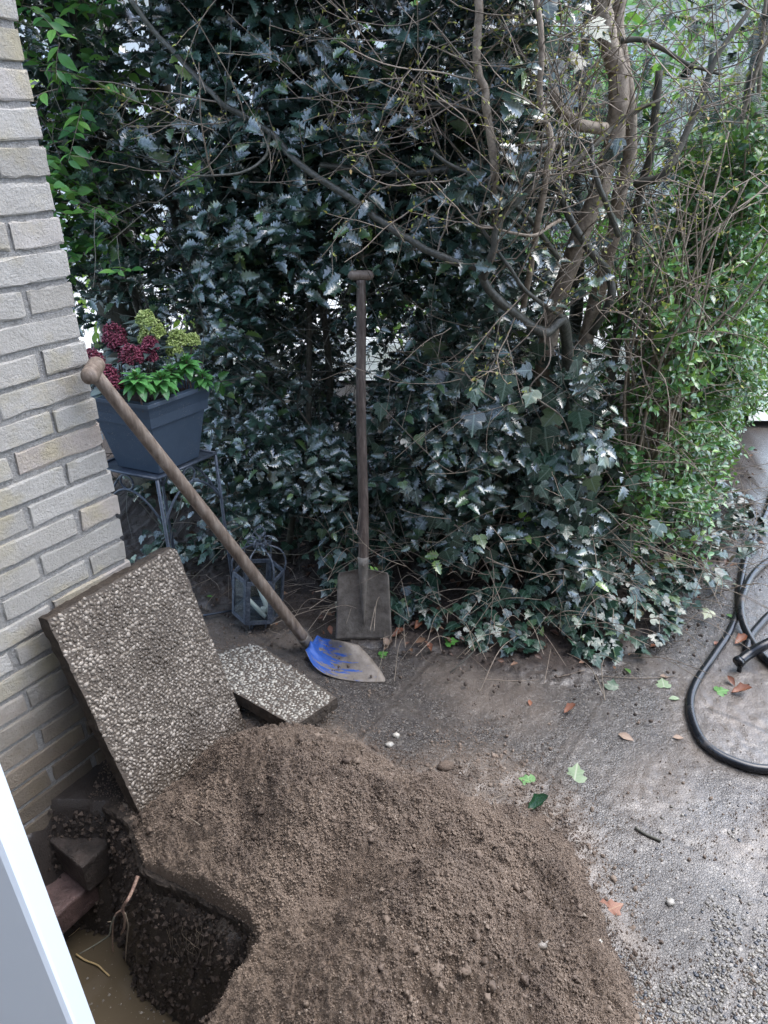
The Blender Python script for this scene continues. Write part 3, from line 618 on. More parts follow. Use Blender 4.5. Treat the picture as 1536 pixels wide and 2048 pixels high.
M['bluesteel'] = t.fin(t.mix(pm_, stl, (.03, .10, .38)), .5, .1, t.bump(t.math('ADD', t.noise(120, 4, .7), pm_), .3, .003), .5)

def blade_mesh(O, xa, ya, za, rows, nU=17, dish=.02, thick=.0022, ridge=.012, mat='steel', cup=0.0):
    """rows: list of (y along the blade from the top shoulder, half width, z lift)"""
    V = []; U = []; ymax = rows[-1][0]
    for (y, w, zl) in rows:
        for i in range(nU):
            u = -1 + 2 * i / (nU - 1)
            rg_ = ridge * math.exp(-(u * w / .010) ** 2) * (1 - sstep(.25, .95, y / ymax))
            V.append(O + xa * u * w + ya * y + za * (zl + dish * u * u - rg_ * (-1))); U.append((u, y / ymax, 0))
    V = np.array(V); U = np.array(U); n = len(rows); q = [(r * nU + i, r * nU + i + 1, (r + 1) * nU + i + 1, (r + 1) * nU + i) for r in range(n - 1) for i in range(nU - 1)]
    m = MB(); V2 = V - za * thick; q = np.array(q); N = len(V)
    per = [i for i in range(nU)] + [r * nU + nU - 1 for r in range(1, n)] + [(n - 1) * nU + i for i in range(nU - 2, -1, -1)] + [r * nU for r in range(n - 2, 0, -1)]
    sk = [(per[(i + 1) % len(per)], per[i], N + per[i], N + per[(i + 1) % len(per)]) for i in range(len(per))]
    m.add(np.vstack([V, V2]), [q, q[:, ::-1] + N, sk], np.vstack([U, U])); return m

# spade standing upright against the hedge
sb = at(728, 1290, 1.85); sb[2] = .012; stp = at(722, 560, 2.02)
ya = nrm(stp - sb); xa = nrm(np.cross(ya, (0, 1, 0))); xa = xa if xa[0] > 0 else -xa; za = nrm(np.cross(xa, ya)); za = za if za[1] < 0 else -za
spade = thing('spade', 'old upright garden spade with dark wooden shaft and T grip standing before the hedge', 'spade', sb)
m = MB(); p0 = sb + ya * .215
ctl = spline([sb + ya * .24, sb + ya * .45 + xa * .002, sb + ya * .75 - xa * .003, stp - ya * .08, stp + ya * .0], 8)
m.tube(ctl, np.interp(np.linspace(0, 1, len(ctl)), [0, .1, .6, .93, 1], [.0165, .0165, .0145, .0125, .014]), 14); m.build('shaft', M['wood_dark'], spade)
m = MB(); gp = stp + ya * .012; gx = np.linspace(-1, 1, 13)
m.tube([gp + xa * g_ * .037 + za * 0 for g_ in gx], .0135 * np.sqrt(np.clip(1.02 - np.abs(gx) ** 5, .02, 1)), 12); m.build('grip', M['wood'], spade)
rows = []
for y in np.linspace(0, .245, 20):
    f = y / .245; rows.append((y, .081 + .012 * f, -.006 * math.sin(f * 3)))
rows = [(-.012, .026, 0), (-.006, .05, 0.0), (-.002, .076, 0)] + rows[1:]
bm_ = blade_mesh(sb + ya * .245, xa, -ya, za, rows, 25, .010, .0025, .010); bm_.build('blade', M['steel'], spade)
m = MB(); yy = np.linspace(.06, .30, 12); m.tube([sb + ya * y + za * (.002 + .004 * (y > .2)) for y in yy], np.interp(yy, [.06, .2, .25, .30], [.002, .0115, .016, .0178]), 14); m.build('socket', M['steel'], spade)
m = MB(); m.tube([sb + ya * .277 + za * .014, sb + ya * .277 + za * .024], .004, 8); m.build('rivet', M['steel'], spade)

# shovel leaning on the wall corner, its blade painted blue
g0 = at(190, 748, 1.462); k0 = at(608, 1282, 1.80); k0[2] = max(k0[2], .06)
ya = nrm(g0 - k0)
shovel = thing('shovel', 'leaning shovel with long pale wooden handle and worn blue-painted blade', 'shovel', G(768, 1365))
m = MB(); Ln = np.linalg.norm(g0 - k0); sag = nrm(np.cross(ya, (1, .4, 0)))
ctl = spline([k0, k0 + ya * Ln * .3 + sag * .004, k0 + ya * Ln * .65 + sag * .003, g0], 10)
m.tube(ctl, np.interp(np.linspace(0, 1, len(ctl)), [0, .35, .8, 1], [.0185, .0175, .0155, .0145]), 16); m.build('handle', M['wood'], shovel)
gd = nrm(np.array((.10, -1, -.10))); gc = g0 + ya * .008 - gd * .004
m = MB(); gx = np.linspace(-1, 1, 15); m.tube([gc + gd * g_ * .047 for g_ in gx], .0185 * np.sqrt(np.clip(1.03 - np.abs(gx) ** 6, .03, 1)), 16); m.build('grip', M['wood'], shovel)
tipR = G(768, 1364, .006); topR = G(718, 1290, .05); topL = at(630, 1272, 1.83); bot = G(664, 1346, .012)
q1 = [k0 + ya * .055, k0 + ya * .0, k0 - ya * .05]
m = MB(); bd = nrm((tipR + topR) / 2 - (k0 - ya * .05))
sockc = spline([k0 + ya * .012, k0 - ya * .03, k0 - ya * .065 + bd * .01, k0 - ya * .085 + bd * .06], 6)
m.tube(sockc, np.interp(np.linspace(0, 1, len(sockc)), [0, .3, .7, 1], [.0205, .0195, .014, .004]), 14)
sockm = m
# the blade as a grid lofted between four traced borders in space
A0 = at(610, 1300, 1.765); A1 = at(634, 1270, 1.83)            # shoulders left and right of the socket
nU, nV = 21, 19; lo = spline([A0, G(630, 1334, .02), G(666, 1354, .007), G(720, 1363, .004), tipR], 10)
hi = spline([A1, at(650, 1277, 1.86), G(684, 1282, .06), topR], 10)
def resamp(P, n):
    d = np.r_[0, np.cumsum(np.linalg.norm(np.diff(P, axis=0), axis=1))]; tt = np.linspace(0, d[-1], n); return np.stack([np.interp(tt, d, P[:, i]) for i in range(3)], -1)
lo = resamp(lo, nV); hi = resamp(hi, nV); V = []; U = []
endc = spline([tipR, G(770, 1356, .010), G(752, 1328, .028), topR], 10); endc = resamp(endc, nU)
for j in range(nV):
    for i in range(nU):
        f = i / (nU - 1); p = lo[j] * (1 - f) + hi[j] * f; w = j / (nV - 1)
        straight = tipR * (1 - f) + topR * f; p = p + (endc[i] - straight) * w ** 3
        dish_ = -.016 * math.sin(math.pi * f) * math.sin(math.pi * min(1, w * 1.0 + .08)) ** .7 + .016 * math.exp(-((f - .45) / .11) ** 2) * (1 - w) ** 1.5
        p = p + np.array((0, 0, dish_)); p[2] = max(p[2], .003)
        V.append(p); U.append((f * 2 - 1, w, 0))
V = np.array(V); q = np.array([(j * nU + i, (j + 1) * nU + i, (j + 1) * nU + i + 1, j * nU + i + 1) for j in range(nV - 1) for i in range(nU - 1)]); N = len(V)
if np.cross(V[q[0][1]] - V[q[0][0]], V[q[0][3]] - V[q[0][0]])[2] < 0: q = q[:, ::-1]
per = [i for i in range(nU)] + [r * nU + nU - 1 for r in range(1, nV)] + [(nV - 1) * nU + i for i in range(nU - 2, -1, -1)] + [r * nU for r in range(nV - 2, 0, -1)]
sk = [(per[i], per[(i + 1) % len(per)], N + per[(i + 1) % len(per)], N + per[i]) for i in range(len(per))]
m = MB(); m.add(np.vstack([V, V - np.array((0, 0, .0028))]), [q, q[:, ::-1] + N, sk], np.vstack([U, U])); m.build('blade', M['bluesteel'], shovel)
sockm.build('socket', M['steel'], shovel)

# ------------------------------------------------------------------ plant stand, planter
t = NT('blue_grey_paint'); nn = t.noise(40, 4, .6)
sp_ = t.math('MULTIPLY', t.ramp(t.noise(330, 3, .7), [(.64, 0.), (.68, 1.)]), t.ramp(t.noise(11, 2), [(.50, 0.), (.60, 1.)]))
M['pot'] = t.fin(t.mix(sp_, t.mix(nn, (.040, .060, .090), (.058, .085, .122)), (.5, .46, .38)), .42, 0, t.bump(t.noise(150, 3), .12, .002), .5)
t = NT('stand_metal'); M['stand'] = t.fin(t.mix(t.ramp(t.noise(60, 4, .7), [(.4, 0.), (.75, 1.)]), (.045, .058, .08), (.10, .12, .15)), .4, .2, t.bump(t.noise(150, 3), .3, .002), .5)
e1 = np.array((.574, .819, 0)); e2 = np.array((-.927, .375, 0)); SC = np.array((-.685, 1.95, 0)); SH = .617
def cor(c, h_, i, z): s1, s2 = [(-1, -1), (1, -1), (1, 1), (-1, 1)][i]; return c + e1 * h_ * s1 + e2 * h_ * s2 + np.array((0, 0, z))
stand = thing('plant_stand', 'square blue-grey metal plant stand with arched scroll brackets and thin legs', 'plant stand', SC)
m = MB(); m.hexa([cor(SC, .110, i, SH - .006) for i in range(4)] + [cor(SC, .110, i, SH - .003) for i in range(4)]); m.build('tray', M['stand'], stand, False)
m = MB()
for i in range(4): m.tube([cor(SC, .113, i, SH - .001), cor(SC, .113, (i + 1) % 4, SH - .001)], .0045, 8)
m.build('rim', M['stand'], stand)
for i in range(4): MB().tube([cor(SC, .111, i, SH - .004), cor(SC, .113, i, .3), cor(SC, .116, i, .0)], .0056, 8).build('leg', M['stand'], stand)
for i in range(4):
    a, b = cor(SC, .112, i, 0), cor(SC, .112, (i + 1) % 4, 0)
    P = []
    for s_ in np.linspace(0, 1, 25):
        P.append(a + (b - a) * s_ + np.array((0, 0, SH - .16 + .105 * math.sin(math.pi * s_) ** .8)))
    MB().tube(P, .0038, 8).build('arch', M['stand'], stand)
    mid = (a + b) / 2 + np.array((0, 0, SH - .031)); ax = nrm(b - a)
    MB().tube([mid + ax * .0225 * math.cos(q_) + np.array((0, 0, .0235 * math.sin(q_))) for q_ in np.linspace(0, 6.283, 25)], .0034, 8).build('ring', M['stand'], stand)
for i in range(4): MB().tube([cor(SC, .115, i, .022), SC + np.array((0, 0, .022))], .0036, 8).build('stretcher', M['stand'], stand)
PC = np.array((-.672, 1.935, 0)); PB, PR = .074, .119
pot = thing('planter', 'square tapered blue-grey planter with wide rim and paint chips on the metal stand', 'planter', PC + np.array((0, 0, SH)))
m = MB(); z0 = SH + .0005
prof = [(PB, z0), (PB + .022, z0 + .150), (PB + .029, z0 + .151), (PB + .031, z0 + .180), (PB + .036, z0 + .200), (PR - .004, z0 + .213), (PR, z0 + .214), (PR, z0 + .226), (PR - .018, z0 + .227), (PR - .020, z0 + .19)]
for i, (h_, z_) in enumerate(prof[:-1]):
    pass
V = [cor(PC, h_, i, z_) for h_, z_ in prof for i in range(4)]; q = [(r * 4 + i, r * 4 + (i + 1) % 4, r * 4 + 4 + (i + 1) % 4, r * 4 + 4 + i) for r in range(len(prof) - 1) for i in range(4)] + [(3, 2, 1, 0)]
m.add(V, [q]); m.build('pot', M['pot'], pot, False, .0012)
t = NT('potting_soil'); M['psoil'] = t.fin(t.mix(t.noise(150, 3), (.012, .009, .007), (.06, .045, .035)), .9, 0, t.bump(t.noise(120, 3), 1, .01), .2)
m = MB(); m.add([cor(PC, PR - .019, i, z0 + .203) for i in range(4)], [[(0, 1, 2, 3)]]); m.build('potting_soil', M['psoil'], pot, False)
ZP = z0 + .203
# plants in it
M['skred'] = leaf_mat('red_bud', [(0, (.07, .004, .018)), (.6, (.13, .012, .035)), (1, (.28, .06, .10))], .4)
M['skgreen'] = leaf_mat('lime_bud', [(0, (.16, .22, .05)), (.6, (.30, .38, .10)), (1, (.48, .54, .22))], .45)
M['skleaf'] = leaf_mat('grey_green_leaf', [(0, (.05, .075, .07)), (1, (.10, .14, .13))], .35, 0, (.14, .18, .16), .4)
M['rosette'] = leaf_mat('fresh_leaf', [(0, (.05, .17, .04)), (.6, (.08, .25, .07)), (1, (.14, .38, .10))], .25, .1, (.14, .30, .12), .5)
M['stemred'] = bark_mat('red_stem', (.06, .025, .025), (.12, .06, .05))
BALL = blob(1, 1); BALL = (BALL[0], BALL[1], np.tile((.5, 0., 0.), (len(BALL[0]), 1)))
T_OV = strip_leaf([.02, .10, .17, .19, .15, .07, 0], .25, .35)
T_RO = strip_leaf([.04, .10, .20, .27, .24, .14, 0], .3, .45)
def skimmia(heads, base, mat, stem_mat, label, nb=330, lw=10):
    nb = int(nb * 1.5)
    root = thing('skimmia', label, 'plant', base)
    sm = MB(); lf = MB()
    for (c, r) in heads:
        c = np.array(c); P = spline([base + rv(1, .008)[0] * (1, 1, 0), base * .35 + c * .65 - np.array((0, 0, .01)), c - np.array((0, 0, r * .5))], 6); sm.tube(P, .0022, 5)
        hb = MB(); d = nrm(rv(nb)); d[:, 2] = np.abs(d[:, 2]) * 1.25 - .35; rad = (r * RNG.uniform(.72, 1.06, nb) * (1 + .18 * fbm(d[:, 0] * 2.2 + 5, d[:, 1] * 2.2 + d[:, 2], int(r * 9999), 2)))[:, None]
        rad = rad * 1.3; p = c + d * rad * np.array((1, 1, 1.1)); A, B, C_ = frames(nb); hb.inst(BALL, p, A, B, C_, RNG.uniform(.0018, .0032, nb)); 
        for k_ in range(26): hb.tube([c - np.array((0, 0, r * .5)), c + d[k_] * rad[k_] * .9], .0006, 3, False)
        hb.build('flower_head', mat, root)
        n = lw; a = RNG.uniform(0, 6.28, n); D = np.stack([np.cos(a), np.sin(a), RNG.uniform(-.1, .75, n)], -1)
        put_leaves(lf, T_OV, np.tile(c - np.array((0, 0, r * .75)), (n, 1)) + rv(n, .004), D, np.tile((0, 0, 1.), (n, 1)) + rv(n, .25), RNG.uniform(.045, .07, n))
    sm.build('stems', stem_mat, root); lf.build('leaves', M['skleaf'], root); return root
Yp = 1.93
skimmia([(at(228, 672, 1.97), .027), (at(236, 690, 1.95), .022)], np.array((-.74, 1.95, ZP)), M['skred'], M['stemred'], 'dark red budded plant standing tallest at the back left of the planter', 300)
skimmia([(at(186, 722, 1.84), .024), (at(214, 752, 1.82), .024), (at(228, 770, 1.80), .018)], np.array((-.72, 1.84, ZP)), M['skred'], M['stemred'], 'crimson budded plant drooping over the planter corner behind the shovel grip', 300)
skimmia([(at(262, 714, 1.86), .025), (at(292, 712, 1.90), .022), (at(300, 690, 1.92), .018)], np.array((-.66, 1.90, ZP)), M['skred'], M['stemred'], 'dark red budded plant in the middle of the planter', 330)
skimmia([(at(292, 640, 1.98), .021), (at(304, 662, 1.96), .027), (at(296, 676, 1.96), .02)], np.array((-.66, 1.97, ZP)), M['skgreen'], M['stemred'], 'lime green budded plant at the top middle of the planter', 400, 5)
skimmia([(at(357, 682, 1.97), .025), (at(384, 682, 1.99), .017), (at(348, 700, 1.95), .018)], np.array((-.58, 1.97, ZP)), M['skgreen'], M['stemred'], 'lime green budded plant at the right back of the planter', 360, 5)
def rosette(c, r, base, label):
    root = thing('leafy_plant', label, 'plant', base, 'leafy green plants along the planter front')
    s_ = MB(); s_.tube(spline([base, (base + c) / 2 + rv(1, .003)[0], c], 5), .0025, 6); s_.build('stem', M['stemred'], root)
    l = MB()
    for ring, (n, el, sc) in enumerate([(5, 1.25, .45), (6, .8, .75), (7, .4, 1), (7, .05, 1.05), (6, -.3, 1)]):
        a = np.arange(n) * 6.283 / n + ring * .55 + RNG.uniform(-.2, .2, n); D = np.stack([np.cos(a) * math.cos(el), np.sin(a) * math.cos(el), np.full(n, math.sin(el))], -1) + rv(n, .08)
        put_leaves(l, T_RO, np.tile(c - np.array((0, 0, .006 * ring)), (n, 1)), D, np.tile((0, 0, 1.), (n, 1)) - D * .3, RNG.uniform(.9, 1.1, n) * r * sc)
    l.build('leaves', M['rosette'], root)
for px, py, Yd, r, lb in [(272, 752, 1.80, .046, 'green leafy plant nearest the planter front corner, left of its row'), (321, 752, 1.86, .044, 'green leafy plant second from the left along the planter front'),
                          (340, 738, 1.90, .036, 'small green leafy plant tucked behind the second one in the planter'), (372, 720, 1.93, .043, 'green leafy plant under the right lime green buds'), (404, 748, 1.96, .034, 'small green leafy plant at the right end of the planter')]:
    c = at(px, py, Yd); rosette(c, r, np.array((c[0], c[1] + .01, ZP)), lb)

# ------------------------------------------------------------------ lantern with broken candles
t = NT('lantern_metal'); M['lmetal'] = t.fin(t.mix(t.ramp(t.noise(90, 4, .7), [(.45, 0.), (.7, 1.)]), (.06, .075, .10), (.19, .21, .24)), .4, .2, t.bump(t.noise(160, 3), .4, .002), .5)
LC = np.array((-.435, 1.955, 0.0)); Rl = .086; LZ0, LZ1 = .045, .205
lant = thing('lantern', 'hexagonal dark metal lantern with scrolled top standing behind the shovel handle', 'lantern', LC)
hx = [LC + np.array((Rl * math.cos(R(11 + 60 * i)), Rl * .95 * math.sin(R(11 + 60 * i)), 0)) for i in range(6)]
Zv = lambda z: np.array((0, 0, z)); tl = np.array((-.10, .0, 1.0))
def LT(p): q = np.asarray(p, float) - LC; return LC + np.array((q[0] + .10 * q[2], q[1] + .08 * q[2], q[2] - .08 * q[0]))   # the lantern stands slightly tilted
for i in range(6):
    a, b = hx[i], hx[(i + 1) % 6]
    m = MB(); w = .007; d = nrm(b - a); nI = nrm(LC - (a + b) / 2)
    L_ = np.linalg.norm(b - a)
    def fb(s1, s2, z1, z2):
        P8 = [LT(a + d * s + nI * t_ + Zv(z)) for z in (z1, z2) for s, t_ in ((s1, 0), (s2, 0), (s2, .006), (s1, .006))]; m.hexa(P8)
    fb(.001, .014, LZ0, LZ1); fb(L_ - .014, L_ - .001, LZ0, LZ1); fb(.0142, L_ - .0142, LZ0, LZ0 + .014); fb(.0142, L_ - .0142, LZ1 - .012, LZ1)
    m.build('pane_frame', M['lmetal'], lant, False)
    m = MB(); P8 = [LT(a + d * s + nI * t_ + Zv(z)) for z in (LZ0 + .0142, LZ1 - .0122) for s, t_ in ((.0144, .002), (L_ - .0144, .002), (L_ - .0144, .004), (.0144, .004))]; m.hexa(P8); m.build('glass_pane', M['glass'], lant, False)
    P = [LT(hx[i] + Zv(LZ1)), LT(hx[i] + Zv(LZ1 + .04)), LT(LC + (hx[i] - LC) * .78 + Zv(LZ1 + .075)), LT(LC + (hx[i] - LC) * .35 + Zv(LZ1 + .092)), LT(LC + Zv(LZ1 + .100))]
    MB().tube(spline(P, 6), .003, 7).build('hoop', M['lmetal'], lant)
    o = (hx[i] - LC); on = nrm(o)
    P = [LC + on * (.012 + .0) + Zv(LZ1 + .098)] + [LC + on * (.026 + .013 * math.cos(q_)) + Zv(LZ1 + .112 + .014 * math.sin(q_)) for q_ in np.linspace(-2.6, 3.0, 14)]
    MB().tube([LT(p) for p in P], .0026, 6).build('scroll', M['lmetal'], lant)
    P = [LC + on * .010 + Zv(LZ0)] + [LC + on * (.034 + .018 * math.cos(q_)) + Zv(.021 + .018 * math.sin(q_)) for q_ in np.linspace(-3.1, .6, 12)]
    MB().tube([LT(p) for p in P], .003, 6).build('foot', M['lmetal'], lant)
m = MB(); V = [LT(LC + (p - LC) * .97 + Zv(z)) for z in (LZ0 + .0002, LZ0 + .004) for p in hx]; m.add(V, [[(5, 4, 3, 2, 1, 0)], [(6, 7, 8, 9, 10, 11)], [(i, (i + 1) % 6, 6 + (i + 1) % 6, 6 + i) for i in range(6)]]); m.build('floor_plate', M['lmetal'], lant, False)
MB().tube([LT(LC + np.array((.016 * math.cos(q_), 0, LZ1 + .142 + .018 * math.sin(q_)))) for q_ in np.linspace(0, 6.283, 20)], .0028, 7).build('hanging_ring', M['lmetal'], lant)
MB().tube([LT(LC + Zv(LZ1 + .09)), LT(LC + Zv(LZ1 + .127))], .004, 7).build('stem', M['lmetal'], lant)
t = NT('candle_wax'); M['wax'] = t.fin((.82, .82, .78), .45, 0, None, .5)
for P, lb in [(((-.365, -.02, .052), (.015, -.02, .075)), 'short white candle stub standing inside the lantern'), (((-.385, 1.94, .06), (-.32, 1.95, .12)), 'a')]: pass
cands = [([(.022, -.030, .010), (.022, -.030, .036)], .009, 'short white candle stub standing in the front of the lantern'),
         ([(.044, -.030, .012), (.002, .010, .085)], .008, 'white candle leaning across the inside of the lantern'),
         ([(.034, -.045, .010), (-.038, -.010, .058)], .008, 'thin bluish-white candle fallen sideways inside the lantern')]
for P, r_, lb in cands:
    P = [LT(LC + np.array(p) + Zv(LZ0 + .004)) for p in P]; o = MB().tube([P[0] + (P[1] - P[0]) * f for f in (0, .03, .5, .97, 1)], [r_ * .85, r_, r_, r_, r_ * .8], 14).build('candle', M['wax']); tag(o, lb, 'candle', 'candles in the lantern')

# ------------------------------------------------------------------ hose
t = NT('black_rubber'); M['hose'] = t.fin(t.mix(t.ramp(t.noise(11, 4, .65), [(.56, 0.), (.70, .8)]), (.012, .014, .018), (.12, .095, .075)), t.ramp(t.noise(11, 4, .65), [(.5, .22), (.7, .7)]), 0, t.bump(t.noise(90, 3), .15, .002), .6)
def hose(pts, r, label, hts=None):
    P = [G(x, y, r + (hts[i] if hts else 0)) for i, (x, y) in enumerate(pts)]; o = MB().tube(spline(P, 10), r, 14).build('hose', M['hose']); return tag(o, label, 'hose', 'black hoses on the paving')
hose([(1700, 830), (1570, 940), (1530, 1030), (1497, 1100), (1481, 1165), (1478, 1215), (1458, 1265), (1425, 1315), (1392, 1365), (1380, 1405), (1388, 1450), (1412, 1490), (1460, 1520), (1530, 1538), (1640, 1530), (1760, 1470), (1900, 1350), (2100, 1230), (2400, 1150)], .0125, 'long black hose curving in a wide loop across the wet paving at the right')
hose([(2500, 900), (1900, 990), (1720, 1040), (1600, 1090), (1540, 1120), (1505, 1150), (1486, 1190), (1482, 1225), (1494, 1265), (1520, 1305), (1560, 1345), (1650, 1420), (1800, 1470), (2100, 1430), (2500, 1380)], .0125, 'black hose crossing over the wide loop near the right edge', [0, 0, .0, 0, 0, .006, .018, .02, .008, 0, 0, 0, 0, 0, 0])
hose([(2600, 1060), (2000, 1120), (1700, 1170), (1600, 1195), (1545, 1225), (1515, 1255), (1500, 1275), (1493, 1300)], .0125, 'short black hose bend behind the crossing at the right edge', [0] * 8)
P = [G(1480, 1322, .035), G(1500, 1307, .048), G(1540, 1285, .075), G(1640, 1240, .10), G(1900, 1200, .04), G(2300, 1190, .016)]
pipe = thing('pipe_coupling', 'thick black hose end raised on a prop at the right edge', 'hose end', G(1480, 1322))
MB().tube(spline(P, 8), .016, 14).build('tube', M['hose'], pipe); MB().tube([P[0], P[0] - (P[1] - P[0]) * .25], .0185, 14).build('collar', M['hose'], pipe)
MB().tube([G(1481, 1324, .03), G(1478, 1345, .0)], .007, 8).build('prop', M['hose'], pipe)

# ------------------------------------------------------------------ fallen leaves, twigs and roots
M['dryleaf'] = leaf_mat('brown_leaf', [(0, (.10, .035, .02)), (.5, (.20, .07, .035)), (1, (.28, .14, .08))], .4, 0, (.3, .18, .1), .5)
M['tanleaf'] = leaf_mat('tan_leaf', [(0, (.17, .11, .075)), (1, (.30, .21, .15))], .5, 0, (.4, .3, .2), .5)
M['greenleaf'] = leaf_mat('green_fallen_leaf', [(0, (.035, .12, .025)), (1, (.09, .26, .045))], .3, .1, (.2, .4, .1), .5)
M['paleleaf'] = leaf_mat('pale_fallen_leaf', [(0, (.13, .20, .11)), (1, (.26, .34, .20))], .35, 0, (.5, .5, .4), .5)
M['dkleaf'] = leaf_mat('dark_fallen_leaf', [(0, (.012, .05, .02)), (1, (.02, .07, .03))], .2, 0, (.06, .1, .06), .5)
T_CURL = strip_leaf([.02, .16, .22, .30, .22, .14, 0], 1.1, -.35, curl=.05)
def gz(x, y):
    q = max(float(heap_h(x, y)), 0)
    if poly_sd(np.array([x]), np.array([y]), SOIL)[0] > 0: q = .025
    return q
def ground_leaf(px, py, L, ang, mat, tm, label, group):
    z = 0
    for _ in range(5): p = G(px, py, z); z = gz(p[0], p[1])
    p = G(px, py, z + .006); a = R(ang); D = np.array([[math.cos(a), math.sin(a), random.uniform(-.05, .2)]]); m = MB()
    put_leaves(m, tm, (p - D[0] * L / 2)[None], D, np.array([[random.uniform(-.25, .25), random.uniform(-.25, .1), 1.]]), [L])
    return tag(m.build('fallen_leaf', mat), label, 'leaf', group)
FL = [(798, 1270, .045, 20, 'dryleaf', T_CURL, 'reddish brown curled leaf right of the spade blade'), (775, 1290, .05, 70, 'tanleaf', T_CURL, 'tan dry leaf standing against the right corner of the spade blade'),
      (835, 1252, .038, 60, 'dryleaf', T_CURL, 'dark brown leaf at the ivy edge right of the spade'), (662, 1262, .03, 100, 'dryleaf', T_CURL, 'small brown leaf left of the spade blade'),
      (860, 1296, .03, 100, 'dryleaf', T_CURL, 'small rust brown leaf on the soil below the ivy'), (1140, 1421, .04, 25, 'dryleaf', T_CURL, 'orange brown leaf lying alone in the middle of the paving'),
      (1253, 1473, .042, -30, 'tanleaf', T_PRIVET, 'pinkish tan leaf flat on the wet paving below the orange brown one'), (1357, 1474, .03, 0, 'tanleaf', T_PRIVET, 'faded tan leaf just left of the wide hose loop'),
      (1482, 1386, .055, 0, 'dryleaf', T_CURL, 'long red-brown curled leaf inside the hose loop'), (1461, 1364, .032, 110, 'dryleaf', T_CURL, 'small red-brown leaf standing above the long curled leaf in the hose loop'),
      (1480, 1283, .05, 30, 'dryleaf', T_CURL, 'brown leaf caught beneath the crossing hoses'), (1433, 1285, .026, 40, 'dryleaf', T_PRIVET, 'small brick-red leaf left of the hose inside the bend'),
      (1308, 1290, .03, 30, 'dryleaf', T_PRIVET, 'brown leaf on the soil at the right end of the ivy'), (1414, 1122, .045, 95, 'dryleaf', T_PRIVET, 'reddish leaf on the soil beside the privet hedge'),
      (1060, 1404, .026, 80, 'dryleaf', T_PRIVET, 'small brown leaf on the stained sand patch'), (1228, 1815, .045, 20, 'dryleaf', T_IVY, 'brown lobed leaf on the sand at the lower right'),
      (975, 1236, .04, 10, 'dryleaf', T_CURL, 'dark rust leaf among the ivy in the middle'),
      (1052, 1560, .038, 160, 'greenleaf', T_IVY, 'bright green leaf on the sand at the slab edge'), (1078, 1612, .058, 20, 'dkleaf', T_CURL, 'glossy dark green curled leaf on the sand edge'),
      (1152, 1542, .052, 70, 'paleleaf', T_IVY, 'pale green lobed leaf on the light slab'), (1326, 1364, .040, 80, 'paleleaf', T_IVY, 'pale green leaf by the small white leaf on wet paving'),
      (1330, 1352, .03, 0, 'tanleaf', T_PRIVET, 'whitish leaf lying above the pale green one'), (1350, 1396, .034, 0, 'paleleaf', T_PRIVET, 'narrow pale leaf left of the hose bend'),
      (1446, 1381, .038, 10, 'greenleaf', T_IVY, 'bright green leaf inside the hose loop'), (1255, 1340, .032, 100, 'greenleaf', T_PRIVET, 'green leaf upright at the edge of the soil'),
      (1226, 1368, .045, 70, 'dkleaf', T_IVY, 'dark green lobed leaf on the paving below the ivy'), (1475, 1170, .035, -30, 'paleleaf', T_PRIVET, 'whitish green leaf touching the hose'),
      (1438, 1140, .045, 5, 'paleleaf', T_IVY, 'pale green leaf on the soil left of the hose'), (1462, 1232, .03, -50, 'greenleaf', T_PRIVET, 'small green leaf tucked under the hose'),
      (768, 1307, .028, 30, 'greenleaf', T_IVY, 'bright green leaf fragment beneath the tan leaf by the spade'), (905, 1282, .04, 0, 'greenleaf', T_IVY, 'green ivy leaf lying on soil right of the spade'),
      (420, 1192, .022, 0, 'greenleaf', T_PRIVET, 'small green leaf on the soil left of the lantern')]
for px, py, L, an, mt, tm, lb in FL: ground_leaf(px, py, L * 1.05, an, M[mt], tm, lb, 'fallen leaves on the ground')
# litter crumbs on the soil and the dirty paving: uncountable
t = NT('crumb_soil'); M['crumb'] = t.fin(t.mix(t.island(), (.03, .022, .017), (.10, .075, .058)), .85)
lit = MB(); k = 7000; lx = RNG.uniform(-.9, 1.7, k); ly = RNG.uniform(1.25, 3.0, k)
so_ = poly_sd(lx, ly, SOIL); ok = (so_ > -.10 + .08 * RNG.normal(size=k)) & (poly_sd(lx, ly, PIT) < -.02) & (so_ < .6); lx, ly = lx[ok], ly[ok]; k = len(lx)
A, B, C_ = frames(k); s_ = .0015 + .006 * RNG.random(k) ** 4; lit.inst(blob(9, 1), np.stack([lx, ly, .016 + 0 * lx], -1), A, B, C_, s_)
tag(lit.build('soil_crumbs', M['crumb']), 'dark crumbs of earth strewn under the ivy edge', 'soil', kind='stuff')
M['deadleaf'] = leaf_mat('dead_leaf', [(0, (.05, .025, .015)), (.6, (.13, .06, .035)), (1, (.24, .14, .08))], .5, 0, (.16, .10, .06), .4)
k = 900; x_, y_ = RNG.uniform(-.8, 2.2, k), RNG.uniform(1.7, 3.4, k); s_ = poly_sd(x_, y_, SOIL); ok = (s_ > -.03 + .05 * RNG.normal(size=k)) & (s_ < .5); x_, y_ = x_[ok], y_[ok]; k = len(x_); a = RNG.uniform(0, 6.28, k); dl_ = MB()
put_leaves(dl_, T_CURL, np.stack([x_, y_, np.full(k, .028)], -1), np.stack([np.cos(a), np.sin(a), RNG.normal(size=k) * .2], -1), np.tile((0, 0, 1.), (k, 1)) + rv(k, .5), RNG.uniform(.012, .034, k))
tag(dl_.build('leaf_litter', M['deadleaf']), 'small dead brown leaves littering the soil under the hedge', 'leaf litter', kind='stuff')
tw = MB()
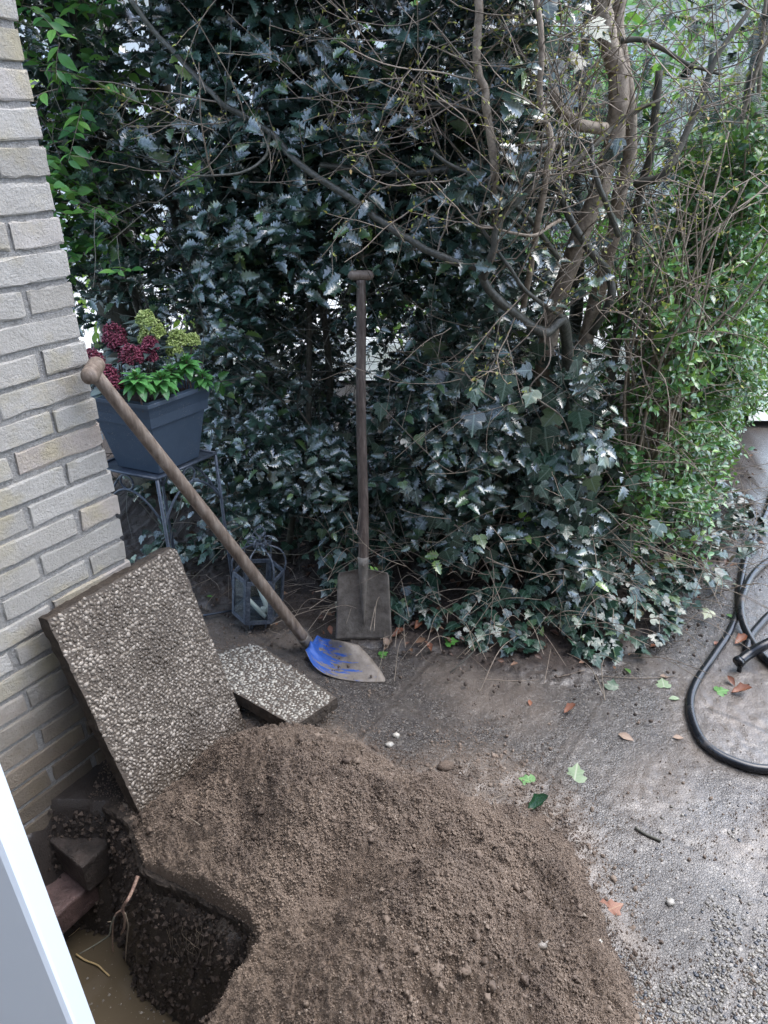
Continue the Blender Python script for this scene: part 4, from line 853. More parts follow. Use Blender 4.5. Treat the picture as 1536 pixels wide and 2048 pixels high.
for i in range(520):
    x, y = random.uniform(-.8, 2.0), random.uniform(1.75, 3.2)
    sdv = poly_sd(np.array([x]), np.array([y]), SOIL)[0]
    if sdv < -.05 or sdv > .5: continue
    a = random.uniform(0, 6.28); L = random.uniform(.03, .16); d = np.array((math.cos(a), math.sin(a), 0)); p = np.array((x, y, .022 + random.uniform(0, .02)))
    tw.tube(spline([p, p + d * L * .5 + rv(1, .008)[0] * (1, 1, .6), p + d * L + rv(1, .012)[0] * (1, 1, .6)], 4), random.uniform(.0006, .0015), 4, False)
tag(tw.build('twig_litter', M['twig']), 'fine dry twigs littering the soil below the hedge', 'twigs', kind='stuff')
def gtwig(pts, r, mat, label, zo=.004, name='twig', cat='twig'):
    P = []
    for x, y in pts:
        z = 0
        for _ in range(4): p = G(x, y, z); z = gz(p[0], p[1])
        P.append(G(x, y, z + zo))
    return tag(MB().tube(spline(P, 6), r, 6).build(name, mat), label, cat, 'loose twigs on the ground')
gtwig([(900, 1345), (940, 1310), (975, 1270), (1010, 1240)], .0018, M['bark_dark'], 'dark thin twig slanting from the ivy onto the paving', .01)
gtwig([(960, 1358), (1040, 1362), (1110, 1355), (1170, 1340)], .0015, M['twig'], 'thin bent twig lying along the front of the ivy')
gtwig([(1200, 1352), (1260, 1356), (1310, 1356), (1350, 1352)], .0012, M['twig'], 'fine pale twig right of the bent twig on the paving')
gtwig([(1270, 1655), (1290, 1668), (1322, 1682)], .004, M['bark_dark'], 'short dark bark chip on the muddy paving')
gtwig([(1205, 1915), (1214, 1925), (1220, 1935)], .004, M['bark_dark'], 'dark splinter standing in the sand at the lower right')
gtwig([(406, 1462), (414, 1445), (418, 1425)], .0013, M['twig'], 'pale rootlet standing against the large slab', .02)
gtwig([(372, 1632), (385, 1640), (400, 1650)], .0014, M['twig'], 'pale rootlet on the sand beside the large slab', .012)
gtwig([(990, 1620), (988, 1600), (1010, 1588)], .0012, M['twig'], 'curled brown stalk on the sand left of the glossy dark leaf', .01)
# roots hanging in the pit
root = thing('root', 'pale branching root hanging over the muddy water in the pit', 'root', (-.555, 1.0, 0))
Yr = .97
def rt(px, r, name='rootlet', mat='twig'):
    MB().tube(spline([at(x, y, Yr + dy) for x, y, dy in px], 6), np.linspace(r, r * .55, 1 + 6 * (len(px) - 1)), 7).build(name, M[mat], root)
M['rootred'] = bark_mat('red_root', (.12, .05, .045), (.34, .22, .17), .5, 160)
rt([(276, 1752, .05), (263, 1785, .02), (255, 1800, 0), (245, 1818, 0), (250, 1835, 0), (248, 1855, 0), (242, 1868, 0)], .0045, 'main_root', 'rootred')
rt([(247, 1818, 0), (232, 1828, 0), (226, 1845, 0), (225, 1880, 0), (226, 1905, 0)], .0024, 'rootlet', 'rootred')
rt([(250, 1826, 0), (256, 1850, 0), (254, 1875, 0), (252, 1900, 0), (251, 1922, 0)], .002)
rt([(230, 1832, 0), (222, 1850, -.01), (218, 1870, -.02), (198, 1885, -.03), (178, 1897, -.04), (158, 1908, -.05)], .0022, 'rootlet', 'bark_dark')
rt([(187, 1892, -.035), (186, 1900, -.03)], .001, 'rootlet', 'bark_dark'); rt([(222, 1843, 0), (215, 1844, 0)], .0012)
t = NT('yellow_root'); M['yroot'] = t.fin(t.mix(t.noise(90, 3), (.35, .24, .10), (.55, .42, .22)), .5)
tag(MB().tube(spline([G(152, 1908, -.39), G(170, 1920, -.394), (G(195, 1930, -.392)), G(208, 1942, -.395), G(219, 1952, -.396)], 6), .0022, 6).build('straw_root', M['yroot']), 'yellow piece of root floating on the muddy water', 'root')
tag(MB().tube([G(137, 1874, -.395), G(150, 1864, -.395), G(165, 1850, -.394)], .0009, 5).build('straw', M['yroot']), 'thin pale straw lying on the water by the wall', 'straw')
rh = MB()
for i in range(120):
    x = random.uniform(-.5, -.26); y = np.interp(x, [-.55, -.4, -.285, -.245], [1.035, .97, .905, .855]) - random.uniform(.01, .05); z = -random.uniform(.04, .2); L = random.uniform(.03, .12)
    p = np.array((x, y, z)); rh.tube(spline([p, p + np.array((random.uniform(-.012, .012), -.006, -L * .5)), p + np.array((random.uniform(-.02, .02), -.01, -L))], 4), .0005, 3, False)
tag(rh.build('fine_roots', M['twig']), 'hair-fine roots hanging from the cut soil edge of the pit', 'roots', kind='stuff')
# ------------------------------------------------------------------ the hedge: shared generators
HF = np.array([(-2.6, 3.0), (-1.9, 2.75), (-1.3, 2.52), (-.65, 2.32), (-.3, 2.14), (.1, 2.08), (.45, 1.97), (.75, 1.93), (1.05, 2.17), (1.4, 2.68), (1.85, 3.38), (2.45, 4.5), (3.1, 5.9), (4.0, 8.0)])
HN = nrm(np.gradient(HF, axis=0)); HN = np.stack([HN[:, 1], -HN[:, 0]], -1)      # outwards, towards the paving
def hf(t_):
    i = np.clip(np.floor(t_).astype(int), 0, len(HF) - 2); f = (t_ - i)[:, None]
    return HF[i] * (1 - f) + HF[i + 1] * f, nrm(HN[i] * (1 - f) + HN[i + 1] * f)
def fol(n, t0, t1, d0, d1, z0, z1, tmpl, size, L=(.10, .24), gap=.022, out=.6, up=.25, droop=.25, seed=0, clump=.35, tr=.0013, pair=False, leafup=.9, taper=0, dens=None):
    """leafy sprigs filling a stretch of the hedge: returns (leaf MB, twig MB)"""
    r = np.random.default_rng(seed); t_ = r.uniform(t0, t1, n * 3); dep = d0 + (d1 - d0) * r.random(n * 3) ** 1.35; z = r.uniform(z0, z1, n * 3)
    p, nn = hf(t_); cl = fbm(t_ * 3.1 + seed, z * 3.3, seed + 5, 3) + .25 * fbm(t_ * 9, z * 9, seed + 9, 2)
    ok = cl > -clump + .25 * r.normal(size=len(cl)) * .5
    if taper: ok &= dep > (z - z0) / (z1 - z0) * taper - .05
    if dens is not None: ok &= r.random(len(z)) < dens(p[:, 0], p[:, 1], z)
    i = np.where(ok)[0][:n]; p, nn, dep, z = p[i], nn[i], dep[i], z[i]; k = len(i)
    dep = dep - .10 * fbm(p[:, 0] * 4 + 3, z * 4, seed + 77, 3)
    O_ = np.stack([p[:, 0] - nn[:, 0] * dep, p[:, 1] - nn[:, 1] * dep, z], -1)
    D = nrm(np.stack([nn[:, 0] * out, nn[:, 1] * out, np.full(k, up)], -1) + r.normal(size=(k, 3)) * (.5, .5, .4)); Ln = r.uniform(*L, k)
    lf, tw_ = MB(), MB(); PP, DD, NN, SS = [], [], [], []
    for j in range(k):
        d, l = D[j], Ln[j]; sd_ = nrm(r.normal(size=3)) * .12
        ts = np.linspace(0, 1, 5)[:, None]; P = O_[j] - d * l * .5 + d * l * ts + (sd_ * l - np.array((0, 0, droop * l))) * ts ** 2
        tw_.tube(P, np.linspace(tr * 1.3, tr * .5, 5), 3, False)
        m_ = max(3, int(l / gap)); f = np.linspace(.12, 1, m_); q = np.stack([np.interp(f, ts[:, 0], P[:, a]) for a in range(3)], -1); q = np.repeat(q, 2, 0) if pair else q; m2 = len(q)
        tang = nrm(P[-1] - P[0]); s1 = nrm(np.cross(tang, (0, 0, 1))); s2 = np.cross(s1, tang)
        a = (np.arange(m2) * math.pi + r.uniform(-.6, .6, m2)) if not pair else (np.repeat(np.arange(m_) * 1.57, 2) + np.tile((0, math.pi), m_) + r.uniform(-.3, .3, m2))
        ld = tang * r.uniform(.35, 1.0, m2)[:, None] + s1 * np.cos(a)[:, None] * .9 + s2 * (np.sin(a)[:, None] * .6)
        PP.append(q); DD.append(ld); NN.append(np.array((0, 0, leafup)) + np.array((*nn[j] * .75, 0)) + r.normal(size=(m2, 3)) * .38); SS.append(size * r.uniform(.65, 1.15, m2) * (1 - .3 * np.repeat(f, 2)[:m2] if pair else 1 - .25 * f))
    PP, DD, NN, SS = map(np.concatenate, (PP, DD, NN, SS))
    put_leaves(lf, tmpl, PP, DD, NN, SS); return lf, tw_
def stem(pts, r0, r1, mat, parent, name='stem', n=9, wob=.004):
    P = spline([np.asarray(q, float) for q in pts], 7); k = len(P); s_ = random.random() * 99
    P = P + np.stack([fbm(np.arange(k) * .35 + s_, np.full(k, a * 3.3), 5, 2) for a in range(3)], -1) * wob
    rr = np.linspace(r0, r1, k) * (1 + .10 * fbm(np.arange(k) * .8 + s_, np.zeros(k), 8, 2)); m = MB(); m.tube(P, rr, n); m.build(name, mat, parent); return P
def shrub(name, label, cat, base, group=None): return thing(name, label, cat, (*base, 0), group)
def twigtree(mb, bd, p, d, L, r, dep, bud=.5, spread=.75, curl=.25):
    n = max(4, int(L / .035)); P = [p]; dd = nrm(np.array(d))
    c = RNG.normal(size=3) * curl
    for i in range(n): dd = nrm(dd + c * .10 + RNG.normal(size=3) * .085 + np.array((0, 0, .015))); P.append(P[-1] + dd * L / n)
    P = np.array(P); mb.tube(P, np.linspace(r, max(r * .45, .0007), len(P)), 5 if r > .003 else 3, False)
    if bd is not None:
        for i in range(1, len(P)):
            if RNG.random() < bud: bd.append((P[i], nrm(P[i] - P[i - 1]) + RNG.normal(size=3) * .55))
    if dep > 0:
        for i in range(1, len(P) - 1):
            if RNG.random() < .42:
                tg = nrm(P[i + 1] - P[i]); s_ = nrm(np.cross(tg, RNG.normal(size=3))); twigtree(mb, bd, P[i], tg * (1 - spread * .4) + s_ * spread, L * RNG.uniform(.3, .62) * (1 - .4 * i / len(P)), r * .58, dep - 1, bud, spread, curl)
def buds(mb, bd, s0=.010, s1=.02):
    if bd:
        k = len(bd); put_leaves(mb, T_BUD, np.array([b[0] for b in bd]), np.array([b[1] for b in bd]), np.tile((0, 0, 1.), (k, 1)) + rv(k, .5), RNG.uniform(s0, s1, k))

# ---- holly bushes
def holly(base, label, args, stems):
    t_ = shrub('holly_bush', label, 'holly', base, 'holly bushes in the hedge')
    for s_ in stems: stem(s_[0], s_[1], s_[2], M['bark_dark'], t_)
    L, Tw = MB(), MB()
    for a in args:
        l, w = fol(**a); L.v += l.v; 
        for f_ in l.f: L.f.append(f_ + L.n)
        L.n += l.n; L.uv += l.uv; L.hasuv = True
        for f_ in w.f: Tw.f.append(f_ + Tw.n)
        Tw.v += w.v; Tw.uv += w.uv; Tw.n += w.n
    L.build('leaves', M['holly'], t_); Tw.build('twigs', M['bark_dark'], t_); return t_
gapd = lambda x, y, z: 1 - .42 * np.exp(-(((x + .25) / .50) ** 2 + ((z - 1.0) / .30) ** 2))
holly((-.85, 2.75), 'tall dark spiny-leaved holly filling the left part of the hedge behind the planter', [
    dict(n=1050, t0=1.6, t1=3.6, d0=.02, d1=.9, z0=1.05, z1=2.5, tmpl=T_HOLLY, size=.074, seed=1, clump=.5),
    dict(n=420, t0=2.3, t1=3.9, d0=0, d1=.7, z0=.35, z1=1.15, tmpl=T_HOLLY, size=.058, seed=2, clump=.15)],
    [([(-.95, 2.85, 0), (-.93, 2.8, .7), (-1.0, 2.7, 1.5), (-.9, 2.7, 2.3)], .022, .010), ([(-.75, 2.75, 0), (-.6, 2.7, .6), (-.62, 2.7, 1.3), (-.5, 2.6, 2.2)], .018, .007)])
holly((-.1, 2.65), 'dense dark holly in the middle of the hedge behind the upright spade', [
    dict(n=1400, t0=3.2, t1=5.7, d0=.02, d1=.85, z0=1.15, z1=2.35, tmpl=T_HOLLY, size=.070, seed=3, clump=.5),
    dict(n=680, t0=3.2, t1=5.6, d0=0, d1=.8, z0=.25, z1=1.25, tmpl=T_HOLLY, size=.056, seed=4, clump=.15, dens=gapd),
    dict(n=420, t0=3.6, t1=6.0, d0=.45, d1=1.1, z0=.6, z1=1.5, tmpl=T_HOLLY, size=.05, seed=44, clump=.12)],
    [([(-.42, 2.6, 0), (-.40, 2.55, .6), (-.47, 2.5, 1.1), (-.45, 2.5, 1.9)], .017, .009), ([(-.22, 2.55, 0), (-.2, 2.5, .7), (-.22, 2.5, 1.3), (-.1, 2.5, 2.1)], .015, .008), ([(-.38, 2.35, .02), (-.33, 2.3, .25), (-.27, 2.3, .5), (-.25, 2.4, 1.0)], .014, .009)])
holly((.5, 2.45), 'low spreading holly right of the upright spade under the bare branches', [
    dict(n=400, t0=5.2, t1=6.9, d0=.0, d1=.7, z0=.25, z1=1.3, tmpl=T_HOLLY, size=.060, seed=5, clump=.18, dens=lambda x, y, z: np.where((x > .35) & (z > .85), .12, 1.)),
    dict(n=120, t0=5.2, t1=6.2, d0=.3, d1=.9, z0=1.2, z1=2.3, tmpl=T_HOLLY, size=.066, seed=6, clump=.1)],
    [([(.3, 2.5, 0), (.28, 2.45, .5), (.36, 2.4, 1.0), (.42, 2.45, 1.7)], .014, .007), ([at(1000, 980, 2.2) * (1, 1, 0), at(998, 900, 2.25), at(992, 650, 2.3), at(990, 560, 2.35)], .012, .009)])
# ---- fresh green sprig of young holly
def sprig(px, py, Y, n, L, mat, tm, label, cat='sprig', name='sprig', size=.035, group='fresh green sprigs'):
    p = at(px, py, Y); r_ = thing(name, label, cat, p, group); m = MB(); d = nrm((RNG.normal(), -1, .6)); P = spline([p - d * L, p - d * L * .4 + rv(1, .01)[0], p], 4); m.tube(P, .0015, 4); m.build('stalk', M['twig'], r_)
    k = n; a = RNG.uniform(0, 6.28, k); D = np.stack([np.cos(a), -.5 + 0 * a, np.sin(a)], -1); l = MB(); put_leaves(l, tm, np.tile(p, (k, 1)) + rv(k, .008), D, np.tile((0, -.8, .7), (k, 1)) + rv(k, .3), RNG.uniform(.8, 1.2, k) * size); l.build('leaves', mat, r_)
M['fresh'] = leaf_mat('lime_leaf', [(0, (.16, .36, .06)), (1, (.34, .58, .10))], .35, .2, (.4, .6, .2), .4)
sprig(1046, 1042, 2.05, 5, .08, M['fresh'], T_HOLLY, 'lime green young holly sprig in the dark lower hedge right of the spade')
sprig(490, 452, 2.25, 5, .08, M['greenleaf'], T_HOLLY, 'bright green holly sprig above and right of the planter', size=.05)
sprig(380, 350, 2.25, 3, .08, M['fresh'], T_HOLLY, 'yellow-green hanging holly leaves high above the planter', size=.055)
sprig(1255, 610, 2.6, 3, .06, M['fresh'], T_LAUREL, 'small lime sprig between the grey trunks')
sprig(745, 1126, 2.0, 4, .05, M['fresh'], T_LAUREL, 'tiny lime green shoot beside the spade socket', size=.022)
sprig(440, 762, 2.2, 4, .05, M['greenleaf'], T_HOLLY, 'green holly sprig just right of the planter rim', size=.04)
sprig(705, 243, 2.3, 2, .05, M['paleleaf'], T_LAUREL, 'pale leaf turned over high in the middle of the hedge', size=.05)

# ---- bright laurel, upper left
lr = shrub('laurel_bush', 'bright green smooth-leaved bush rising behind the top of the brick wall', 'laurel', (-1.35, 2.55))
l, w = fol(n=900, t0=.8, t1=2.9, d0=-.20, d1=.3, z0=1.1, z1=2.5, tmpl=T_LAUREL, size=.062, seed=21, clump=.6, dens=lambda x, y, z: np.where(x < -.86 + .12 * (z - 1.3), 1., .15)); l.build('leaves', M['laurel'], lr); w.build('twigs', M['twig'], lr)
stem([(-1.35, 2.6, 0), (-1.3, 2.6, .8), (-1.25, 2.55, 1.6), (-1.2, 2.5, 2.3)], .016, .006, M['bark_light'], lr)
# ---- dark tree behind the wall corner
tr = shrub('ivy_clad_tree', 'thick dark tree trunk wrapped in ivy behind the holly at the upper left', 'tree', (-1.08, 3.0))
stem([(-1.08, 3.0, -.02), (-1.10, 3.0, .7), (-1.06, 3.0, 1.4), (-1.12, 3.02, 2.2), (-1.05, 3.05, 3.4)], .105, .085, M['bark_old'], tr, 'trunk', 16, .02)
stem([(-.80, 3.1, -.02), (-.78, 3.1, .8), (-.84, 3.1, 1.5), (-.75, 3.1, 2.4)], .05, .035, M['bark_old'], tr, 'trunk', 12, .02)
k = 650; a = RNG.uniform(0, 6.28, k); zz = RNG.uniform(.1, 3.0, k); N_ = np.stack([np.cos(a), np.sin(a), 0 * a], -1); lf = MB()
put_leaves(lf, T_IVY, np.stack([-1.08 + .115 * np.cos(a), 3.0 + .115 * np.sin(a), zz], -1), np.tile((0, 0, -1.), (k, 1)) + rv(k, .45), N_ + rv(k, .3), RNG.uniform(.03, .055, k)); lf.build('leaves', M['ivy'], tr)

# ---- yews at the back
def yew(base, label, n, x0, x1, y0, y1, z0, z1, seed):
    t_ = shrub('yew_bush', label, 'yew', base, 'yews behind the bare shrub'); r = np.random.default_rng(seed)
    nd, bw = MB(), MB(); PP, DD, NN, SS = [], [], [], []
    for i in range(n):
        p = np.array((r.uniform(x0, x1), r.uniform(y0, y1), r.uniform(z0, z1))); d = nrm(np.array((r.normal() * .6, -1 + r.normal() * .4, -.25 + r.normal() * .35))); L = r.uniform(.10, .22)
        f = np.linspace(0, 1, 24); P = p + d * L * f[:, None] + np.array((0, 0, -.25 * L)) * (f ** 2)[:, None]; bw.tube(P[::6], .0013, 3, False)
        s1 = nrm(np.cross(d, (0, 0, 1)) + r.normal(size=3) * .25)
        for sg in (-1, 1): PP.append(P); DD.append(s1 * sg + d * .55 + r.normal(size=(24, 3)) * .06); NN.append(np.tile(np.cross(s1, d), (24, 1))); SS.append((.022 + .006 * r.random(24)) * (1 - .6 * f ** 3))
    put_leaves(nd, (T_NEEDLE[0] * (1.5, 1, 1), T_NEEDLE[1], np.zeros((4, 3))), *map(np.concatenate, (PP, DD, NN, SS))); nd.build('needles', M['yew'], t_); bw.build('twigs', M['bark_dark'], t_)
    stem([(*base, -.01), (base[0] + .05, base[1], .8), (base[0] - .04, base[1], 1.6), (base[0], base[1], z1 + .1)], .035, .012, M['bark_dark'], t_, 'trunk')
yew((.75, 3.0), 'dark feathery yew directly behind the grey trunks', 900, .15, 1.25, 2.6, 3.3, .35, 2.3, 5)
yew((1.5, 3.3), 'dark feathery yew farther right behind the privet stems', 650, 1.1, 2.1, 2.9, 3.7, .6, 2.4, 6)

# ---- the big bare shrub with grey trunks and long arching boughs
bs = shrub('bare_shrub', 'large leafless multi-stemmed shrub with pale grey-brown trunks and long arching branches', 'shrub', (.80, 2.5))
bl_, bw_, bo = M['bark_light'], M['bark_wet'], M['bark_old']
def tp(L): return [at(x, y, Y - .14) for x, y, Y in L]
base3 = np.array((.80, 2.5, 0.))
BR = []
BR.append(stem([base3, *tp([(1118, 900, 2.45), (1090, 725, 2.4), (1140, 525, 2.4), (1198, 375, 2.4), (1226, 300, 2.4), (1236, 200, 2.4), (1232, 125, 2.4), (1216, 80, 2.4), (1204, 0, 2.4), (1200, -60, 2.4)])], .030, .024, bl_, bs, 'trunk', 12, .007))
BR.append(stem([base3 + (.06, .05, 0), *tp([(1150, 850, 2.5), (1180, 650, 2.5), (1220, 500, 2.5), (1236, 400, 2.5), (1258, 310, 2.5), (1256, 200, 2.5), (1236, 60, 2.5), (1242, -60, 2.5)])], .026, .017, bl_, bs, 'trunk', 12, .006))
BR.append(stem([base3 + (.12, 0, 0), *tp([(1215, 800, 2.5), (1260, 560, 2.45), (1275, 420, 2.45), (1300, 300, 2.4), (1320, 140, 2.4)])], .018, .010, bo, bs, 'trunk', 10))
BR.append(stem([base3 + (-.08, 0, 0), *tp([(1135, 687, 2.3), (1088, 665, 2.2), (1038, 635, 2.15), (983, 585, 2.1), (960, 545, 2.1)])], .020, .010, bw_, bs, 'branch', 10))
BR.append(stem(tp([(978, 540, 2.1), (908, 525, 2.1), (828, 485, 2.12), (768, 445, 2.15), (700, 395, 2.2), (595, 325, 2.25), (540, 265, 2.3), (450, 210, 2.3), (400, 160, 2.32), (320, 75, 2.35), (255, -5, 2.35)]), .0105, .0065, bw_, bs, 'branch', 9))
BR.append(stem(tp([(965, 560, 2.08), (985, 500, 2.08), (1000, 440, 2.1), (1060, 380, 2.15), (1130, 345, 2.2), (1190, 290, 2.25), (1250, 235, 2.3), (1320, 200, 2.3)]), .010, .005, bo, bs, 'branch', 8))
BR.append(stem(tp([(1195, 287, 2.45), (1093, 293, 2.4), (1003, 312, 2.3), (883, 340, 2.25), (768, 346, 2.25), (640, 330, 2.3)]), .011, .007, bw_, bs, 'branch', 8))
BR.append(stem(tp([(1183, 665, 2.4), (1220, 600, 2.35), (1218, 550, 2.35), (1178, 500, 2.3), (1140, 440, 2.3), (1112, 370, 2.3), (1088, 345, 2.3), (1048, 295, 2.25), (983, 240, 2.25), (903, 210, 2.25), (820, 215, 2.3)]), .014, .006, bw_, bs, 'branch', 9))
BR.append(stem(tp([(990, 460, 2.2), (988, 350, 2.15), (978, 260, 2.15), (970, 185, 2.15), (953, 125, 2.15), (957, 0, 2.15), (960, -60, 2.15)]), .0105, .010, bl_, bs, 'branch', 9))
BR.append(stem(tp([(1040, 640, 2.3), (1068, 500, 2.2), (1093, 350, 2.15), (1103, 275, 2.15), (1080, 200, 2.15), (1083, 100, 2.15), (1072, -20, 2.15)]), .0095, .007, bl_, bs, 'branch', 9))
BR.append(stem(tp([(1210, 260, 2.35), (1150, 245, 2.3), (1120, 215, 2.25), (1105, 180, 2.25)]), .016, .013, bl_, bs, 'branch', 10))
BR.append(stem(tp([(1103, 275, 2.2), (1050, 262, 2.2), (1015, 230, 2.25)]), .009, .006, bw_, bs, 'branch', 8))
BR.append(stem(tp([(1235, 470, 2.25), (1212, 410, 2.2), (1190, 350, 2.2), (1180, 280, 2.25)]), .009, .006, bw_, bs, 'branch', 8))
BR.append(stem(tp([(1236, 80, 2.4), (1300, 85, 2.4), (1380, 130, 2.45), (1450, 150, 2.5)]), .008, .004, bo, bs, 'branch', 8))
BR.append(stem(tp([(1268, 370, 2.4), (1330, 345, 2.35), (1380, 250, 2.4), (1430, 120, 2.45), (1500, 20, 2.5)]), .012, .006, bo, bs, 'branch', 8))
BR.append(stem(tp([(1120, 520, 2.3), (1060, 440, 2.2), (985, 370, 2.15), (900, 330, 2.15), (860, 300, 2.15)]), .008, .004, bw_, bs, 'branch', 7))
BR.append(stem(tp([(540, 262, 2.3), (530, 310, 2.2), (480, 345, 2.15), (380, 352, 2.12)]), .005, .0025, bw_, bs, 'branch', 7))
BR.append(stem(tp([(1120, 440, 2.2), (1060, 470, 2.1), (960, 450, 2.1), (880, 350, 2.1), (872, 365, 2.1)][:3]), .005, .003, bl_, bs, 'branch', 7))
BR.append(stem(tp([(1130, 640, 2.25), (1060, 590, 2.12), (1020, 540, 2.1), (940, 430, 2.12), (870, 360, 2.15)]), .007, .003, bw_, bs, 'branch', 7))
tb, bd = MB(), []
for P in BR:
    for i in range(4, len(P) - 1, 2):
        if P[i][2] > .85 and RNG.random() < (.5 if P[i][0] > .1 else .16):
            tg = nrm(P[i + 1] - P[i]); s_ = RNG.normal(size=3); s_[1] = s_[1] * .6 - .35; s_[2] += .25; twigtree(tb, bd, P[i], nrm(s_ - tg * (s_ @ tg) + tg * .5), RNG.uniform(.15, .42), .0026, 2, .35, .8, .5)
for i in range(135):
    px, py = RNG.uniform(760, 1536), RNG.uniform(-40, 640)
    if py > 250 + (px - 600) * .45: continue
    p = at(px, py, RNG.uniform(1.88, 2.4)); s_ = RNG.normal(size=3) * (1, .4, .7); twigtree(tb, bd, p, s_, RNG.uniform(.18, .42), .0018, 2, .5, .8, .6)
for i in range(36):
    p = at(RNG.uniform(330, 800), RNG.uniform(-20, 380), RNG.uniform(1.95, 2.2)); twigtree(tb, bd, p, RNG.normal(size=3) * (1, .3, .6), RNG.uniform(.15, .4), .0014, 1, .3, .8, .5)
tb.build('twigs', M['twig'], bs); bb = MB(); buds(bb, bd, .006, .015); bb.build('buds', M['bud'], bs)

# ---- twiggy shrub at the upper right
for nm_, lbl_, x0, x1, y0, y1, nn_, gb in [('twiggy_shrub', 'tangled twiggy shrub with yellowish buds filling the top right corner', 1.15, 2.0, 2.55, 3.3, 95, (1.55, 3.0)), ('twiggy_shrub', 'second tangled twiggy shrub with pale buds farther back beyond the privet', 1.7, 3.0, 3.2, 4.6, 90, (2.3, 4.2))]:
    ts_ = shrub(nm_, lbl_, 'shrub', gb, 'twiggy shrubs at the upper right'); tb, bd = MB(), []
    for i in range(7): x = gb[0] + RNG.uniform(-.25, .25); P = stem([(gb[0], gb[1], 0), (x, gb[1] + .05, .8), (x + RNG.uniform(-.3, .3), gb[1] - RNG.uniform(-.1, .3), 1.5), (x + RNG.uniform(-.5, .5), gb[1] - RNG.uniform(-.2, .5), 2.4)], .012, .005, M['bark_light'], ts_, 'stem', 7)
    for i in range(nn_):
        p = np.array((RNG.uniform(x0, x1), RNG.uniform(y0, y1), RNG.uniform(1.15, 2.35))); s_ = RNG.normal(size=3) * (1, .8, .6) + (0, -.2, .3); twigtree(tb, bd, p, s_, RNG.uniform(.25, .55), .003, 2, .45, .8, .5)
    tb.build('twigs', M['twig'], ts_); bb = MB(); buds(bb, bd, .010, .022); bb.build('buds', M['bud'], ts_)

# ---- privet shrubs along the path
def privet(base, t0, t1, label, n, zt, seed, nst=16):
    t_ = shrub('privet_shrub', label, 'privet', base, 'privet shrubs along the path'); r = np.random.default_rng(seed)
    l, w = fol(n=n, t0=t0, t1=t1, d0=.02, d1=.36, z0=.10, z1=zt, tmpl=T_PRIVET, size=.044, L=(.10, .24), gap=.020, seed=seed, clump=.45, out=.75, up=.5, droop=.1, pair=True, tr=.0012, leafup=.5); l.build('leaves', M['privet'], t_); w.build('twigs', M['twig'], t_)
    sm = MB()
    for i in range(nst):
        tt = r.uniform(t0, t1); p, nn = hf(np.array([tt])); p, nn = p[0], nn[0]; b = np.array((base[0], base[1])) * .45 + (p - nn * .22) * .55 + r.normal(size=2) * .05
        top = p - nn * r.uniform(-.02, .3); P = spline([(b[0], b[1], 0), (b[0] * .7 + top[0] * .3 + r.normal() * .02, b[1] * .7 + top[1] * .3, zt * .35), (b[0] * .3 + top[0] * .7 + r.normal() * .04, b[1] * .3 + top[1] * .7, zt * .7), (top[0] + r.normal() * .06, top[1], zt * r.uniform(.85, 1.1))], 6)
        sm.tube(P, np.linspace(r.uniform(.005, .010), .0022, len(P)), 6)
    sm.build('stems', M['bark_light'], t_)
privet((1.0, 2.40), 7.55, 8.6, 'privet with bare brown lower stems at the front corner of the hedge', 260, 1.15, 31, 22)
privet((1.40, 2.90), 8.4, 9.5, 'leafy privet second from the hedge corner beside the path', 1100, 1.5, 32, 22)
privet((1.85, 3.60), 9.3, 10.4, 'leafy privet third from the hedge corner beside the path', 1200, 1.6, 33)
privet((2.5, 4.7), 10.2, 11.4, 'leafy privet fourth from the corner, beside the pale tiles', 1000, 1.75, 34)
privet((3.2, 6.3), 11.2, 12.8, 'farthest privet at the end of the path', 800, 1.9, 35)
sm = MB(); pv = shrub('brown_stem_clump', 'fan of bare light brown upright stems between the dark ivy and the green privet', 'shrub', (1.02, 2.42))
for i in range(30):
    bx = np.array((1.02 + RNG.normal() * .05, 2.42 + RNG.normal() * .06, 0)); y_ = RNG.uniform(2.15, 2.8); q = [(1290, 1050), (1320 + RNG.normal() * 25, 850), (1370 + RNG.normal() * 45, 620), (1400 + RNG.normal() * 80, 400 + RNG.normal() * 60)]
    P = spline([bx] + [at(a, b, 2.42 * (1 - f) + y_ * f) for (a, b), f in zip(q[1:], (.3, .7, 1))], 6); sm.tube(P, np.linspace(RNG.uniform(.004, .009), .002, len(P)), 6)
tb, bd = MB(), []
for i in range(75):
    p = at(RNG.uniform(1130, 1440), RNG.uniform(560, 1150), RNG.uniform(2.0, 2.5)); twigtree(tb, None, p, np.array((RNG.normal(), -.3, RNG.uniform(-.3, .6))), RNG.uniform(.12, .34), .0020, 1, 0, .9, .5)
for i in range(60):
    p = at(RNG.uniform(800, 1300), RNG.uniform(650, 1180), RNG.uniform(1.85, 2.2)); twigtree(tb, None, p, np.array((RNG.normal(), -.2, RNG.uniform(-.5, .5))), RNG.uniform(.12, .36), .0015, 1, 0, .9, .5)
sm.build('stems', M['bark_light'], pv); tb.build('twigs', M['twig'], pv)

# ---- dead-looking tangle of fine twigs low in the hedge
tb = MB(); tg_ = shrub('dead_twig_tangle', 'tangle of fine bare brown twigs deep in the hedge where daylight shows', 'shrub', (-.1, 2.8))
for i in range(520):
    p = np.array((RNG.uniform(-.9, .9), RNG.uniform(2.15, 3.1), RNG.uniform(.15, 1.45))); twigtree(tb, None, p, RNG.normal(size=3) * (1, .5, .7), RNG.uniform(.25, .6), .0022, 1, 0, .8, .5)
tb.build('twigs', M['bark_dark'], tg_)

